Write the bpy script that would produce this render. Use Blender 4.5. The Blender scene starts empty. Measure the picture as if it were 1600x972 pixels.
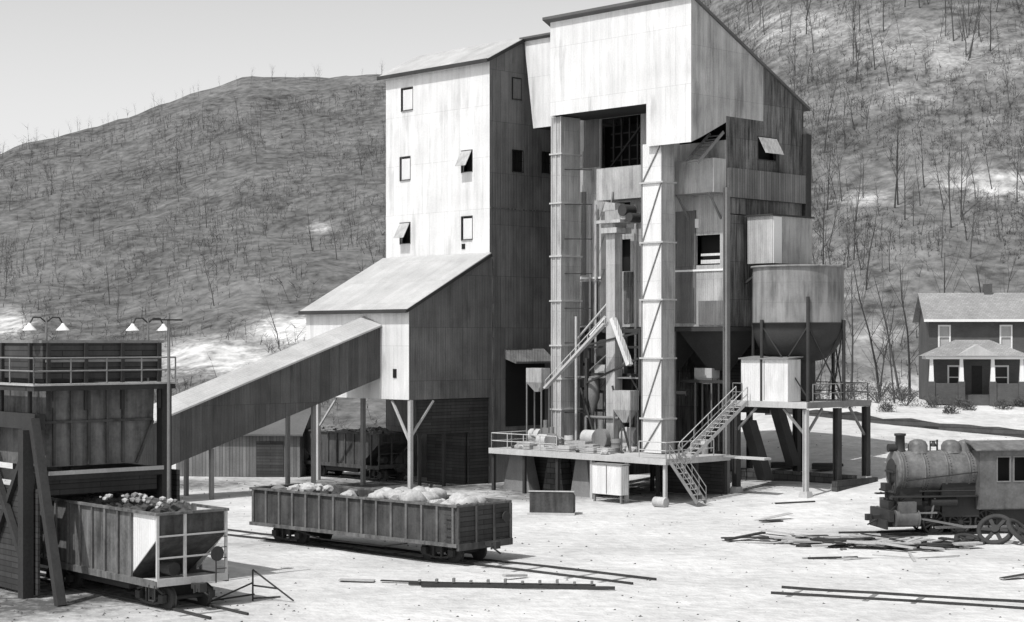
import bpy, bmesh, math, random
from mathutils import Vector, Matrix, noise
CZ=10.0; F=2700.0
scene=bpy.context.scene
COL=scene.collection
def clamp(v,a=0,b=1): return max(a,min(b,v))
def lin(v,a,b): return clamp((v-a)/(b-a))
def sm(v,a,b):
    t=lin(v,a,b); return t*t*(3-2*t)
# ---------------------------------------------------------------- materials
def gmat(name,v,var=.2,scale=.5,fine=.15,fscale=9,streak=0,rib=0,panel=None,mortar=.6,pvar=.12,rough=.85,bump=.0,metal=0,attr=None,attrv=.5,ribx=False,spec=.3,sscale=3.0,stain=0):
    m=bpy.data.materials.new(name); m.use_nodes=True
    nt=m.node_tree; N=nt.nodes; L=nt.links
    bs=N['Principled BSDF']; bs.inputs['Roughness'].default_value=rough; bs.inputs['Metallic'].default_value=metal
    bs.inputs['Specular IOR Level'].default_value=spec
    tc=N.new('ShaderNodeTexCoord')
    def math_(op,a,b=None,c=None):
        n=N.new('ShaderNodeMath'); n.operation=op
        for i,x in enumerate((a,b,c)):
            if x is None: continue
            if isinstance(x,(int,float)): n.inputs[i].default_value=x
            else: L.new(x,n.inputs[i])
        return n.outputs[0]
    def noise_(sc,mul,det=2):
        mp=N.new('ShaderNodeMapping'); mp.inputs['Scale'].default_value=mul
        L.new(tc.outputs['Object'],mp.inputs[0])
        n=N.new('ShaderNodeTexNoise'); n.inputs['Scale'].default_value=sc; n.inputs['Detail'].default_value=det; n.inputs['Roughness'].default_value=.6
        L.new(mp.outputs[0],n.inputs['Vector']); return n.outputs[0]
    n1=noise_(scale,(1,1,1)); n2=noise_(fscale,(1,1,1),3 if attr else 2)
    f=math_('MULTIPLY_ADD',n1,var*4,1-var*2)
    f=math_('ADD',f,math_('MULTIPLY_ADD',n2,fine*4,-fine*2))
    if streak:
        n3=noise_(sscale,(1,1,.07),3); f=math_('ADD',f,math_('MULTIPLY_ADD',n3,streak*4,-streak*2))
    if stain:
        n6=noise_(1.1,(1,1,.22),3); k6=math_('MINIMUM',math_('MAXIMUM',math_('MULTIPLY_ADD',n6,7,-3.9),0),1)
        f=math_('MULTIPLY',f,math_('MULTIPLY_ADD',k6,-stain,1))
    sep=N.new('ShaderNodeSeparateXYZ'); L.new(tc.outputs['Object'],sep.inputs[0])
    c=sep.outputs[0] if ribx else math_('ADD',sep.outputs[0],sep.outputs[1])
    if panel:
        cb=N.new('ShaderNodeCombineXYZ'); L.new(c,cb.inputs[0]); L.new(sep.outputs[2] if not ribx else sep.outputs[1],cb.inputs[1])
        br=N.new('ShaderNodeTexBrick'); L.new(cb.outputs[0],br.inputs['Vector'])
        br.inputs['Scale'].default_value=1; br.inputs['Brick Width'].default_value=panel[0]; br.inputs['Row Height'].default_value=panel[1]
        br.inputs['Mortar Size'].default_value=panel[2]; br.inputs['Mortar Smooth'].default_value=.3
        br.inputs['Color1'].default_value=(1-pvar,)*3+(1,); br.inputs['Color2'].default_value=(1+pvar,)*3+(1,); br.inputs['Mortar'].default_value=(mortar,)*3+(1,)
        br.offset=panel[3] if len(panel)>3 else .5
        f=math_('MULTIPLY',f,br.outputs[0])
    val=math_('MULTIPLY',f,v)
    if attr:
        at=N.new('ShaderNodeAttribute'); at.attribute_name=attr
        n4=noise_(.16,(1,1,1),5); n5=noise_(1.6,(1,1,1),3)
        k=math_('MULTIPLY',at.outputs['Fac'],math_('MULTIPLY_ADD',math_('ADD',n4,math_('MULTIPLY',n5,.6)),3.2,-1.6)); 
        k=math_('MINIMUM',math_('MAXIMUM',k,0),1)
        val=math_('ADD',math_('MULTIPLY',val,math_('SUBTRACT',1,k)),math_('MULTIPLY',math_('MULTIPLY',k,attrv),f))
    val=math_('MAXIMUM',val,v*.12)
    cc=N.new('ShaderNodeCombineColor')
    for i in range(3): L.new(val,cc.inputs[i])
    L.new(cc.outputs[0],bs.inputs['Base Color'])
    h=None
    if rib: h=math_('MULTIPLY',math_('SINE',math_('MULTIPLY',c,rib)),.5)
    if bump:
        b=math_('MULTIPLY',n2,bump); h=b if h is None else math_('ADD',h,b)
    if h is not None:
        bn=N.new('ShaderNodeBump'); bn.inputs['Strength'].default_value=.5; bn.inputs['Distance'].default_value=.04 if rib else .15
        L.new(h,bn.inputs['Height']); L.new(bn.outputs[0],bs.inputs['Normal'])
    return m
M={}
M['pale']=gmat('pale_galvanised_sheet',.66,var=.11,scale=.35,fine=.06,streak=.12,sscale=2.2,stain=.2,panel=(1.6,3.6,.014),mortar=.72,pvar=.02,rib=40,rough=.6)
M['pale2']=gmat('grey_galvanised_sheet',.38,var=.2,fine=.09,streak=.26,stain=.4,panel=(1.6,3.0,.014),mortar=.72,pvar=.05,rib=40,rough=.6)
M['grey']=gmat('weathered_shaded_sheet',.15,var=.22,fine=.10,streak=.22,stain=.35,panel=(.8,3.6,.02),mortar=.6,pvar=.1,rib=40,rough=.7)  # weathered tone, also darkened to carry the shade of sun-averted walls
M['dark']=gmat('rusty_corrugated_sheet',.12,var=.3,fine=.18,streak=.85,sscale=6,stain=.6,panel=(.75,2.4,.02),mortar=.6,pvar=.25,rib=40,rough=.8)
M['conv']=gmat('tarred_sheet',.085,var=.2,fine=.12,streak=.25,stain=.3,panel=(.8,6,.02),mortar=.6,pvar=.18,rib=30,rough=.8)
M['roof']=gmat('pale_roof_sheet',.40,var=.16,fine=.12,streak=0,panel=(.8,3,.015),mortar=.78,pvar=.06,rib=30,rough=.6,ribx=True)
M['roofd']=gmat('dark_roof_felt',.10,var=.2)
M['wood']=gmat('dark_timber',.035,var=.2,fine=.2,streak=.15)
M['board']=gmat('dark_boards',.045,var=.2,fine=.12,streak=.2,panel=(3.5,.22,.02),mortar=.35,pvar=.25)
M['vboard']=gmat('weathered_vertical_boards',.15,var=.2,fine=.12,streak=.3,panel=(.25,9,.02),mortar=.4,pvar=.2)
M['plank']=gmat('bleached_plank',.36,var=.2,fine=.15,streak=.1)
M['steel']=gmat('painted_steel',.18,var=.2,fine=.12,streak=.12)
M['steelp']=gmat('pale_painted_steel',.42,var=.15,fine=.1,streak=.1)
M['steeld']=gmat('dark_steel',.04,var=.25,fine=.15)
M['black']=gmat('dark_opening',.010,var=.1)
M['car']=gmat('rusty_car_steel',.065,var=.3,fine=.2,streak=.4,scale=1.2,stain=.4)
M['carp']=gmat('dusty_car_steel',.12,var=.3,fine=.2,streak=.5,scale=1.2,stain=.5)
M['tank']=gmat('grey_tank_plate',.22,var=.25,fine=.08,streak=.35,stain=.45,panel=(60,1.25,.012),mortar=.8,pvar=.03)
M['coal']=gmat('coal_lump',.05,var=.3,fine=.3)
M['rock']=gmat('pale_rock',.42,var=.25,fine=.2,scale=2)
M['conc']=gmat('concrete',.4,var=.15,fine=.1,scale=1)
M['stone']=gmat('dark_masonry',.06,var=.3,fine=.2,scale=1,panel=(.7,.35,.03),mortar=.4,pvar=.3)
M['white']=gmat('white_paint',.75,var=.06,fine=.04)
M['brick']=gmat('dark_brick',.08,var=.2,fine=.12,panel=(.22,.08,.01),mortar=1.4)
M['shingle']=gmat('shingle_roof',.26,var=.15,fine=.12,panel=(.3,.25,.02),mortar=.7,ribx=True)
M['bark']=gmat('bark',.05,var=.3,scale=3)
M['barkl']=gmat('pale_bark',.085,var=.3,scale=.3)
M['glass']=gmat('dark_window_pane',.012,var=.1,rough=.3,spec=.3)
M['loco']=gmat('locomotive_black',.10,var=.3,fine=.18,scale=1.5,rough=.5,spec=.5,streak=.15)
M['locod']=gmat('greasy_black_iron',.03,var=.3,fine=.2,rough=.6)
M['locog']=gmat('dusty_boiler_paint',.13,var=.35,fine=.2,scale=1.5,rough=.5,streak=.2)
M['bush']=gmat('bush_leaf',.09,var=.3,scale=2)
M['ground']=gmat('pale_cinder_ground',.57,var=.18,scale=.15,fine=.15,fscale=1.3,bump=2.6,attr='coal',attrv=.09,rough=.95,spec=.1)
M['hill']=gmat('wooded_hill',.105,var=.30,scale=.06,fine=.55,fscale=.5,bump=6.0,attr='bare',attrv=.45,rough=1,spec=0)
# ---------------------------------------------------------------- mesh builder
class MB:
    def __init__(s): s.v=[]; s.f=[]; s.m=[]; s.mi=0; s.smf=[]; s.sm=False
    def add(s,vs,fs):
        o=len(s.v); s.v+= [Vector(p) for p in vs]
        for f in fs: s.f.append([o+i for i in f]); s.m.append(s.mi); s.smf.append(s.sm)
        return s
    def box(s,x0,x1,y0,y1,z0,z1):
        return s.add([(x0,y0,z0),(x1,y0,z0),(x1,y1,z0),(x0,y1,z0),(x0,y0,z1),(x1,y0,z1),(x1,y1,z1),(x0,y1,z1)],
            [(0,3,2,1),(4,5,6,7),(0,1,5,4),(1,2,6,5),(2,3,7,6),(3,0,4,7)])
    def beam(s,p,q,w=.15,h=None):
        p=Vector(p);q=Vector(q);h=h or w; d=(q-p).normalized()
        up=Vector((0,0,1)) if abs(d.z)<.95 else Vector((1,0,0))
        a=d.cross(up).normalized()*w/2; b=a.cross(d).normalized()*h/2
        vs=[p-a-b,p+a-b,p+a+b,p-a+b,q-a-b,q+a-b,q+a+b,q-a+b]
        return s.add(vs,[(0,3,2,1),(4,5,6,7),(0,1,5,4),(1,2,6,5),(2,3,7,6),(3,0,4,7)])
    def cyl(s,p,q,r1,r2=None,n=16,caps=True,smooth=True):
        p=Vector(p);q=Vector(q);r2=r1 if r2 is None else r2; d=(q-p).normalized()
        up=Vector((0,0,1)) if abs(d.z)<.95 else Vector((1,0,0))
        a=d.cross(up).normalized(); b=a.cross(d).normalized()
        vs=[];
        for c,r in((p,r1),(q,r2)):
            for i in range(n):
                t=2*math.pi*i/n; vs.append(c+a*r*math.cos(t)+b*r*math.sin(t))
        o=s.sm; s.sm=smooth
        s.add(vs,[(i,(i+1)%n,n+(i+1)%n,n+i) for i in range(n)]); s.sm=o
        if caps:
            s.add(vs[:n],[tuple(range(n))[::-1]]); s.add(vs[n:],[tuple(range(n))])
        return s
    def rev(s,prof,c,axis='z',n=24):
        c=Vector(c); vs=[]
        for r,h in prof:
            for i in range(n):
                t=2*math.pi*i/n
                p=(r*math.cos(t),r*math.sin(t),h) if axis=='z' else (h,r*math.cos(t),r*math.sin(t))
                vs.append(c+Vector(p))
        o=s.sm; s.sm=True
        s.add(vs,[(k*n+i,k*n+(i+1)%n,(k+1)*n+(i+1)%n,(k+1)*n+i) for k in range(len(prof)-1) for i in range(n)]); s.sm=o
        return s
    def prism(s,pts,vec):
        n=len(pts); vec=Vector(vec); a=[Vector(p) for p in pts]; b=[p+vec for p in a]
        return s.add(a+b,[tuple(range(n))[::-1],tuple(range(n,2*n))]+[(i,(i+1)%n,n+(i+1)%n,n+i) for i in range(n)])
    def poly(s,pts): return s.add(pts,[tuple(range(len(pts)))])
    def lump(s,c,r,seed=0,sq=(1,1,.8),sub=1):
        bm=bmesh.new(); bmesh.ops.create_icosphere(bm,subdivisions=sub,radius=1)
        off=Vector((seed*3.1,seed*1.7,seed*.9))
        vs=[]
        for v in bm.verts:
            k=1+.35*noise.noise(v.co*1.3+off)+.2*noise.noise(v.co*3+off)
            vs.append(Vector(c)+Vector((v.co.x*sq[0],v.co.y*sq[1],v.co.z*sq[2]))*k*r)
        fs=[[v.index for v in f.verts] for f in bm.faces]; bm.free()
        return s.add(vs,fs)
    def panel(s,mp,s0,s1,z0,z1,holes=(),rev=.18):
        ss=sorted(set([s0,s1]+[h[0] for h in holes]+[h[1] for h in holes])); zz=sorted(set([z0,z1]+[h[2] for h in holes]+[h[3] for h in holes]))
        for i in range(len(ss)-1):
            for j in range(len(zz)-1):
                a=(ss[i]+ss[i+1])/2; b=(zz[j]+zz[j+1])/2
                if any(h[0]<a<h[1] and h[2]<b<h[3] for h in holes): continue
                s.poly([mp(ss[i],0,zz[j]),mp(ss[i+1],0,zz[j]),mp(ss[i+1],0,zz[j+1]),mp(ss[i],0,zz[j+1])])
        for a,b,c,d in holes:
            for p,q in(((a,c),(b,c)),((b,c),(b,d)),((b,d),(a,d)),((a,d),(a,c))):
                s.poly([mp(p[0],0,p[1]),mp(q[0],0,q[1]),mp(q[0],-rev,q[1]),mp(p[0],-rev,p[1])])
    def boxm(s,mp,s0,s1,d0,d1,z0,z1):
        v=[mp(s0,d0,z0),mp(s1,d0,z0),mp(s1,d1,z0),mp(s0,d1,z0),mp(s0,d0,z1),mp(s1,d0,z1),mp(s1,d1,z1),mp(s0,d1,z1)]
        return s.add(v,[(0,3,2,1),(4,5,6,7),(0,1,5,4),(1,2,6,5),(2,3,7,6),(3,0,4,7)])
def mesh_from(name,mb,mats,c):
    me=bpy.data.meshes.new(name)
    me.from_pydata([p-c for p in mb.v],[],mb.f)
    if not isinstance(mats,(list,tuple)): mats=[mats]
    for m in mats: me.materials.append(M[m] if isinstance(m,str) else m)
    bm=bmesh.new(); bm.from_mesh(me); bmesh.ops.recalc_face_normals(bm,faces=bm.faces); bm.to_mesh(me); bm.free()
    me.polygons.foreach_set('material_index',mb.m); me.polygons.foreach_set('use_smooth',mb.smf)
    return me
def center(mb):
    xs=[p.x for p in mb.v]; ys=[p.y for p in mb.v]; zs=[p.z for p in mb.v]
    return Vector(((min(xs)+max(xs))/2,(min(ys)+max(ys))/2,min(zs)))
class T:
    def __init__(s,name,label,cat,fr,base,group=None):
        s.fr=fr; s.base=Vector(base); e=bpy.data.objects.new(name,None); e.empty_display_size=.5; COL.objects.link(e)
        e.matrix_world=fr@Matrix.Translation(s.base); e['label']=label; e['category']=cat
        if group: e['group']=group
        s.e=e; s.c={e:s.base}
    def part(s,name,mb,mats,parent=None,label=None):
        c=center(mb); me=mesh_from(name,mb,mats,c); ob=bpy.data.objects.new(name,me); COL.objects.link(ob)
        p=parent or s.e; ob.parent=p; ob.location=c-s.c[p]; s.c[ob]=c
        if label: ob['label']=label
        return ob
def solo(name,label,cat,fr,mb,mats,group=None,kind=None):
    c=center(mb); me=mesh_from(name,mb,mats,c); ob=bpy.data.objects.new(name,me); COL.objects.link(ob)
    ob.matrix_world=fr@Matrix.Translation(c)
    if label: ob['label']=label
    if cat: ob['category']=cat
    if group: ob['group']=group
    if kind: ob['kind']=kind
    return ob
I4=Matrix.Identity(4)
# ---------------------------------------------------------------- terrain
RIDGE=[(-900,420),(-200,290),(0,240),(60,222),(150,196),(280,150),(390,118),(480,116),(600,112),(720,128),(830,130),(950,85),(1060,28),(1100,-15),(1200,-110),(1400,-250),(1700,-400),(2500,-600)]
def ridge_y(px):
    if px<=RIDGE[0][0]: return RIDGE[0][1]
    for (a,b),(c,d) in zip(RIDGE,RIDGE[1:]):
        if px<=c: return b+(d-b)*(px-a)/(c-a)
    return RIDGE[-1][1]
def plain(X,Y):
    return 4.6*sm(X,6,24)*lin(Y,97,150)+.08*noise.noise(Vector((X*.15,Y*.15,0)))+.03*noise.noise(Vector((X*.5,Y*.5,4)))
def terr(X,Y):
    h=plain(X,Y)
    if Y>165:
        px=800+F*X/Y; Dr=400+30*math.sin(px*.004)
        H=10+(530-ridge_y(px))/F*Dr
        s=(Y-165)/(Dr-165)
        if s<1: f=.3*s*s+.7*s
        else: f=1-.25*(s-1)-.5*(s-1)**2
        h=h+(H-h)*max(f,-.1)
        h+=sm(Y,165,200)*(2.2*noise.noise(Vector((X*.03,Y*.03,1)))+.9*noise.noise(Vector((X*.12,Y*.12,3))))
    return h
def proj(X,Y,Z): return 800+F*X/Y, 530-F*(Z-CZ)/Y
def grid(name,xs,ys,mat,kind,attrname,attrf,wid=None):
    vs=[];vals=[]
    for y in ys:
        for x in xs:
            X=x*(wid(y) if wid else 1); z=terr(X,y); vs.append((X,y,z)); vals.append(attrf(X,y,z))
    nx=len(xs); fs=[(j*nx+i,j*nx+i+1,(j+1)*nx+i+1,(j+1)*nx+i) for j in range(len(ys)-1) for i in range(nx-1)]
    me=bpy.data.meshes.new(name); me.from_pydata(vs,[],fs); me.materials.append(M[mat])
    a=me.attributes.new(attrname,'FLOAT','POINT'); a.data.foreach_set('value',vals)
    me.polygons.foreach_set('use_smooth',[True]*len(fs))
    ob=bpy.data.objects.new(name,me); COL.objects.link(ob); ob['kind']=kind; return ob
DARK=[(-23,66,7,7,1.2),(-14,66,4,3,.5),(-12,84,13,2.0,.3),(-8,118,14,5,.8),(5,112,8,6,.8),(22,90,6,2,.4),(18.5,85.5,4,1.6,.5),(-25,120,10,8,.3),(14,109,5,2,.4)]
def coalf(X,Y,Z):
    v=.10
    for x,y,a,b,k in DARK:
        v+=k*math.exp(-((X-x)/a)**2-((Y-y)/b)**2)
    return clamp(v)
BARE=[(330,562,70,24,1.9),(450,515,45,18,1.9),(10,508,30,18,1.8),(500,355,16,8,.9),(1560,288,80,18,1.9),(1380,520,50,20,.5),(1300,620,80,20,.8),(1420,610,60,30,.6),(1500,640,200,14,1.6),(1350,310,50,10,.6),(1300,60,160,30,.25),(1500,90,130,40,.28),(1300,450,80,30,.25),(1230,35,60,18,.45),(1440,150,50,14,.45)]
def baref(X,Y,Z):
    px,py=proj(X,Y,Z); v=.05+.05*sm(px,1000,1250)
    for x,y,a,b,k in BARE: v+=k*math.exp(-((px-x)/a)**2-((py-y)/b)**2)
    return clamp(v,0,1.5)
xs=[-600,-300,-150,-90]+[-60+i*1.0 for i in range(131)]+[90,150,300,600]
ys=[-120,-40,0,30]+[50+i*1.0 for i in range(116)]
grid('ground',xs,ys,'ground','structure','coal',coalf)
xs=[-1.4,-1.1,-.8,-.6]+[-.45+i*.006 for i in range(151)]+[.6,.8,1.1,1.4]
ys=[165+i*2.5 for i in range(118)]+[470,500,560,650]
grid('hill',xs,ys,'hill','structure','bare',baref,wid=lambda y:y)
# ---------------------------------------------------------------- frames
def frame(o,ang): return Matrix.Translation(Vector((o[0],o[1],o[2] if len(o)>2 else 0)))@Matrix.Rotation(ang,4,'Z')
OX,OY=10.99,106.0; UX,UY=.698,-.716; VX,VY=.716,.698
FB=frame((OX,OY),math.atan2(-.716,.698))
def XA(px,b):
    t=(px-800)/F; return (t*(OY+VY*b)-OX-VX*b)/(UX-t*UY)
def YB(px,x):
    t=(px-800)/F; return (t*(OY+UY*x)-OX-UX*x)/(VX-t*VY)
def ZZ(py,x,y): return CZ+(530-py)/F*(OY+UY*x+VY*y)
def bw(x,y): return OX+UX*x+VX*y, OY+UY*x+VY*y
def front(y0): return lambda s,d,z:(s,y0-d,z)
def side(x0): return lambda s,d,z:(x0+d,s,z)
def window(t,mp,s0,s1,z0,z1,style,fm='steeld'):
    mb=MB(); w=.07
    mb.boxm(mp,s0-w,s0,-.1,.05,z0-w,z1+w); mb.boxm(mp,s1,s1+w*.5,-.1,.03,z0-w,z1+w)
    mb.boxm(mp,s0,s1,-.1,.05,z1,z1+w); mb.boxm(mp,s0,s1,-.1,.1,z0-w*.5,z0)
    fr=t.part('window',mb,fm)
    if style=='shut':
        m2=MB(); m2.boxm(mp,s0+.12,s1,-.06,-.01,z0+.02,z1-.1); t.part('shutter',m2,'pale',fr)
    elif style=='glass':
        m2=MB(); m2.boxm(mp,s0,s1,-.12,-.08,z0,z1); t.part('pane',m2,'glass',fr)
        m3=MB(); m3.boxm(mp,(s0+s1)/2-.03,(s0+s1)/2+.03,-.08,-.03,z0,z1); m3.boxm(mp,s0,s1,-.08,-.035,(z0+z1)/2-.03,(z0+z1)/2+.03); t.part('glazing_bar',m3,fm,fr)
    elif style=='open':
        m2=MB(); h=z1-z0
        a=[mp(s0,.05,z1),mp(s1,.05,z1),mp(s1,.75*h*.6,z1-.75*h),mp(s0,.75*h*.6,z1-.75*h)]
        m2.prism(a,Vector(mp(0,.05,.0))-Vector(mp(0,0,0)))
        t.part('open_sash',m2,'pale2',fr)
        m4=MB(); m4.boxm(mp,s0-.02,s1+.02,-.6,-.5,z0-.1,z1+.1); t.part('dark_interior',m4,'black',fr)
# ================================================================ TOWER + ANNEX
TX0,TX1=-30.06,-18.9; TY0=.9; TYR=4.3; TY1=12
t=T('breaker_tower','tall pale corrugated sheet breaker tower with sloping annex on posts','industrial building',FB,((TX0+TX1)/2,3,0))
mf=front(TY0); ms=side(TX1); ma=front(-6.5)
def hole(p0,p1,q0,q1,y):
    x0,x1=XA(p0,y),XA(p1,y); xm=(x0+x1)/2
    return (x0,x1,ZZ(q1,xm,y),ZZ(q0,xm,y))
def shole(p0,p1,q0,q1,x):
    y0,y1=YB(p0,x),YB(p1,x); ym=(y0+y1)/2
    return (y0,y1,ZZ(q1,x,ym),ZZ(q0,x,ym))
fw=[(hole(628,645,138,172,TY0),'shut'),(hole(626,641,246,281,TY0),'shut'),(hole(626,641,349,380,TY0),'open'),(hole(722,738,236,268,TY0),'open'),(hole(722,738,339,374,TY0),'shut')]
sw=[(shole(801,814,123,155,TX1),'glass'),(shole(801,817,236,268,TX1),'glass'),(shole(847,860,239,270,TX1),'glass')]
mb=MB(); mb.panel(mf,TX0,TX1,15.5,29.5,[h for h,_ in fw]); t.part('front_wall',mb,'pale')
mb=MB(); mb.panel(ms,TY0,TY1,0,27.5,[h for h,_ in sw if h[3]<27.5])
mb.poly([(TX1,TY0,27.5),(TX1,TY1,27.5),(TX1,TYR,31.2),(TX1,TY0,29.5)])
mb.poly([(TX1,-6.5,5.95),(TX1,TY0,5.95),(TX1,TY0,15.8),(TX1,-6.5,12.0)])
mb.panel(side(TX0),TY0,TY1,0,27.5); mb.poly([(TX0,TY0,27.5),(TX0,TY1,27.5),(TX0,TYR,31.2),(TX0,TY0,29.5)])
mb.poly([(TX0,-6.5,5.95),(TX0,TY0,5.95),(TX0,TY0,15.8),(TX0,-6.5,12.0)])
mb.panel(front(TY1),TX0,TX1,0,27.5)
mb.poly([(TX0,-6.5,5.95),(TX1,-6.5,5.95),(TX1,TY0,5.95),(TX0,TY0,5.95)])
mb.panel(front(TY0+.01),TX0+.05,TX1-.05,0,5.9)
t.part('side_wall',mb,'grey',label='weathered corrugated side walls, toned darker for shade')
mb=MB(); mb.panel(ma,TX0,TX1,5.95,12.0); t.part('annex_front_wall',mb,'pale')
for h,s_ in fw: window(t,mf,*h,s_)
for h,s_ in sw:
    window(t,ms,*h,s_,'black')
mb=MB(); h=hole(722,727,381,389,TY0); mb.boxm(mf,h[0],h[1],.01,.05,h[2],h[3]); t.part('vent_slot',mb,'black')
mb=MB(); mb.boxm(ma,TX1-1.6,TX1-1.25,.01,.05,7.4,8.0); t.part('annex_vent',mb,'black')
mb=MB(); mb.prism([(TX0-.5,TY0-.4,29.30),(TX0-.5,TYR,31.25),(TX0-.5,TY1+.3,27.45),(TX0-.5,TY1+.3,27.6),(TX0-.5,TYR,31.42),(TX0-.5,TY0-.4,29.45)],(TX1-TX0+.7,0,0))
rf=t.part('roof',mb,'roof')
mb=MB(); mb.prism([(TX0-.3,-6.9,11.83),(TX0-.3,TY0-.03,15.86),(TX0-.3,TY0-.03,16.02),(TX0-.3,-6.9,11.98)],(TX1-TX0+.5,0,0)); rf2=t.part('annex_roof',mb,'roof')
mb=MB(); mb.box(TX0-.5,TX1+.22,TY0-.47,TY0-.4,29.2,29.47); t.part('fascia',mb,'steeld',rf)
mb=MB(); mb.beam((TX1+.23,TY0-.4,29.33),(TX1+.23,TYR,31.25),.06,.22); t.part('fascia',mb,'steeld',rf)
mb=MB(); mb.box(TX0-.3,TX1+.22,-6.97,-6.9,11.74,12.0); t.part('fascia',mb,'steeld',rf2)
mb=MB(); mb.beam((TX1+.23,-6.9,11.85),(TX1+.23,TY0,15.85),.06,.2); t.part('fascia',mb,'steeld',rf2)
for px in (496,566,640):
    x=XA(px,-6.4); mb=MB(); mb.box(x-.14,x+.14,-6.45,-6.2,0,5.93); t.part('post',mb,'steel' if px==566 else 'steelp')
xl,xm_,xr=XA(496,-6.4),XA(566,-6.4),XA(640,-6.4)
for p,q,w in (((xl+.15,-6.3,3.9),(xl+2,-6.3,5.85),.12),((xr-.15,-6.3,3.2),(xr-1.9,-6.3,5.85),.14),((xr,-6.2,3.6),(xr,-4.3,5.85),.14)):
    mb=MB(); mb.beam(p,q,w); t.part('brace',mb,'steelp')
mb=MB(); mb.box(TX1-.25,TX1-.1,-5.6,TY0-.02,3.6,5.9); mb.box(TX1-.25,TX1-.1,-1.0,TY0-.02,0,3.6); mb.box(TX1-4.2,TX1-.3,-1.2,-1.05,0,5.9); t.part('skirt_shade_boards',mb,'board')  # board skirt; lower boards added as dark stand-in for deep shadow
for yy in (-5.4,-3.2): mb=MB(); mb.box(TX1-.3,TX1-.1,yy-.1,yy+.1,0,3.6); t.part('post',mb,'wood')
mb=MB(); h=shole(790,850,548,665,TX1); mb.boxm(ms,h[0],h[1],.01,.06,h[2],h[3]); t.part('doorway',mb,'black')
mb=MB(); mb.boxm(ms,TY0+.25,TY0+.37,.01,.08,.5,15.7)
for py in (325,): mb.boxm(ms,TY0,TY1,.01,.05,ZZ(py,TX1,TY0),ZZ(py,TX1,TY0)+.07)
t.part('girt',mb,'dark')
mb=MB(); h=shole(788,850,545,560,TX1); mb.prism([(TX1,h[0],h[3]),(TX1+1.2,h[0],h[2]-.2),(TX1+1.2,h[0],h[2]-.35),(TX1,h[0],h[2])],(0,h[1]-h[0],0)); t.part('canopy',mb,'grey')
# ================================================================ CONVEYOR
ca=T('conveyor_gallery','long inclined covered conveyor gallery with dark sides and pale roof','conveyor',FB,(-23,-24,0))
sx0,sx1=-25.2,-21.9; y1=-6.55; y0=-6.5-24.5
def zc(y): return 10.95-(y1-y)*.335
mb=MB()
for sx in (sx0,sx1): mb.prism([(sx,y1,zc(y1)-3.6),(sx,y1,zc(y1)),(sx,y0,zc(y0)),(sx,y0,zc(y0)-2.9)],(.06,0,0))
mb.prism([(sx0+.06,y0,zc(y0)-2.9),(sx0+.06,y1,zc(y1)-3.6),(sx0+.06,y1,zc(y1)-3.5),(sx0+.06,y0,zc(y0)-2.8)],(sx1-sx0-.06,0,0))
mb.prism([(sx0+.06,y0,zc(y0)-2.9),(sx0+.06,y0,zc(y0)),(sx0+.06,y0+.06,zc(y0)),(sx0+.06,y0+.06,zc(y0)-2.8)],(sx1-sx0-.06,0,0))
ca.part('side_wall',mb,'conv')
mb=MB(); xm=(sx0+sx1)/2
for a,b,za,zb in((sx0-.2,xm,-.1,.5),(xm,sx1+.25,.5,-.1)):
    mb.prism([(a,y0-.2,zc(y0)+za),(b,y0-.2,zc(y0)+zb),(b,y0-.2,zc(y0)+zb+.12),(a,y0-.2,zc(y0)+za+.12)],(0,y1-y0+.2,zc(y1)-zc(y0)))
mb.poly([(sx0,y1-.01,zc(y1)),(sx1,y1-.01,zc(y1)),(xm,y1-.01,zc(y1)+.5)]); mb.poly([(sx0,y0,zc(y0)),(sx1,y0,zc(y0)),(xm,y0,zc(y0)+.5)])
ca.part('roof',mb,'roof')
for yy in (-12,-20):
    zz=zc(yy)-3.3
    for sx in (sx0+.3,sx1-.2):
        mb=MB(); mb.box(sx-.12,sx+.12,yy-.12,yy+.12,0,zz); ca.part('post',mb,'steel')
# ================================================================ HEAD HOUSE
hh=T('head_house','overhanging pale sheet metal head house with steep single pitch roof','industrial building',FB,(-6,5,22))
H0=-12.1
hh.part('front_wall',MB().poly([(H0,0,24.8),(-3.65,0,24.8),(-3.65,0,22.1),(0,0,22.1),(0,0,31),(H0,0,31)]),'pale')
def ztop(y): return 31-y*(5.6/11.5)
mb=MB(); mb.poly([(0,0,22.1),(0,1.0,22.5),(0,3.4,23.6),(0,3.4,ztop(3.4)),(0,0,31)]); mb.poly([(0,3.4,24.0),(0,7.2,24.0),(0,7.2,ztop(7.2)),(0,3.4,ztop(3.4))])
hh.part('gable_wall',mb,'pale2')
wh=shole(1184,1212,216,250,0)
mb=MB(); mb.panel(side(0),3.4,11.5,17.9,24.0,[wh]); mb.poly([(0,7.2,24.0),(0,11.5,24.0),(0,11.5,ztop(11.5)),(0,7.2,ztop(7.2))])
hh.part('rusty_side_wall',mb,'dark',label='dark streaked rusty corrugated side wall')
window(hh,side(0),*wh,'open')
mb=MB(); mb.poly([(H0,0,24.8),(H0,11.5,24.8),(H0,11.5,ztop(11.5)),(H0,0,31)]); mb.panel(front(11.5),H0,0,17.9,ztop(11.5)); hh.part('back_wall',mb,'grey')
mb=MB(); mb.poly([(H0,0.02,24.82),(-3.65,0.02,24.82),(-3.65,3.4,24.82),(H0,3.4,24.82)]); mb.poly([(-3.65,.02,22.12),(-.02,.02,22.12),(-.02,1,22.5),(-3.65,1,22.5)]); mb.poly([(-3.65,.02,22.12),(-3.65,.02,24.8),(-3.65,3.4,24.8),(-3.65,1,22.5)])
hh.part('soffit',mb,'wood')
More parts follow.
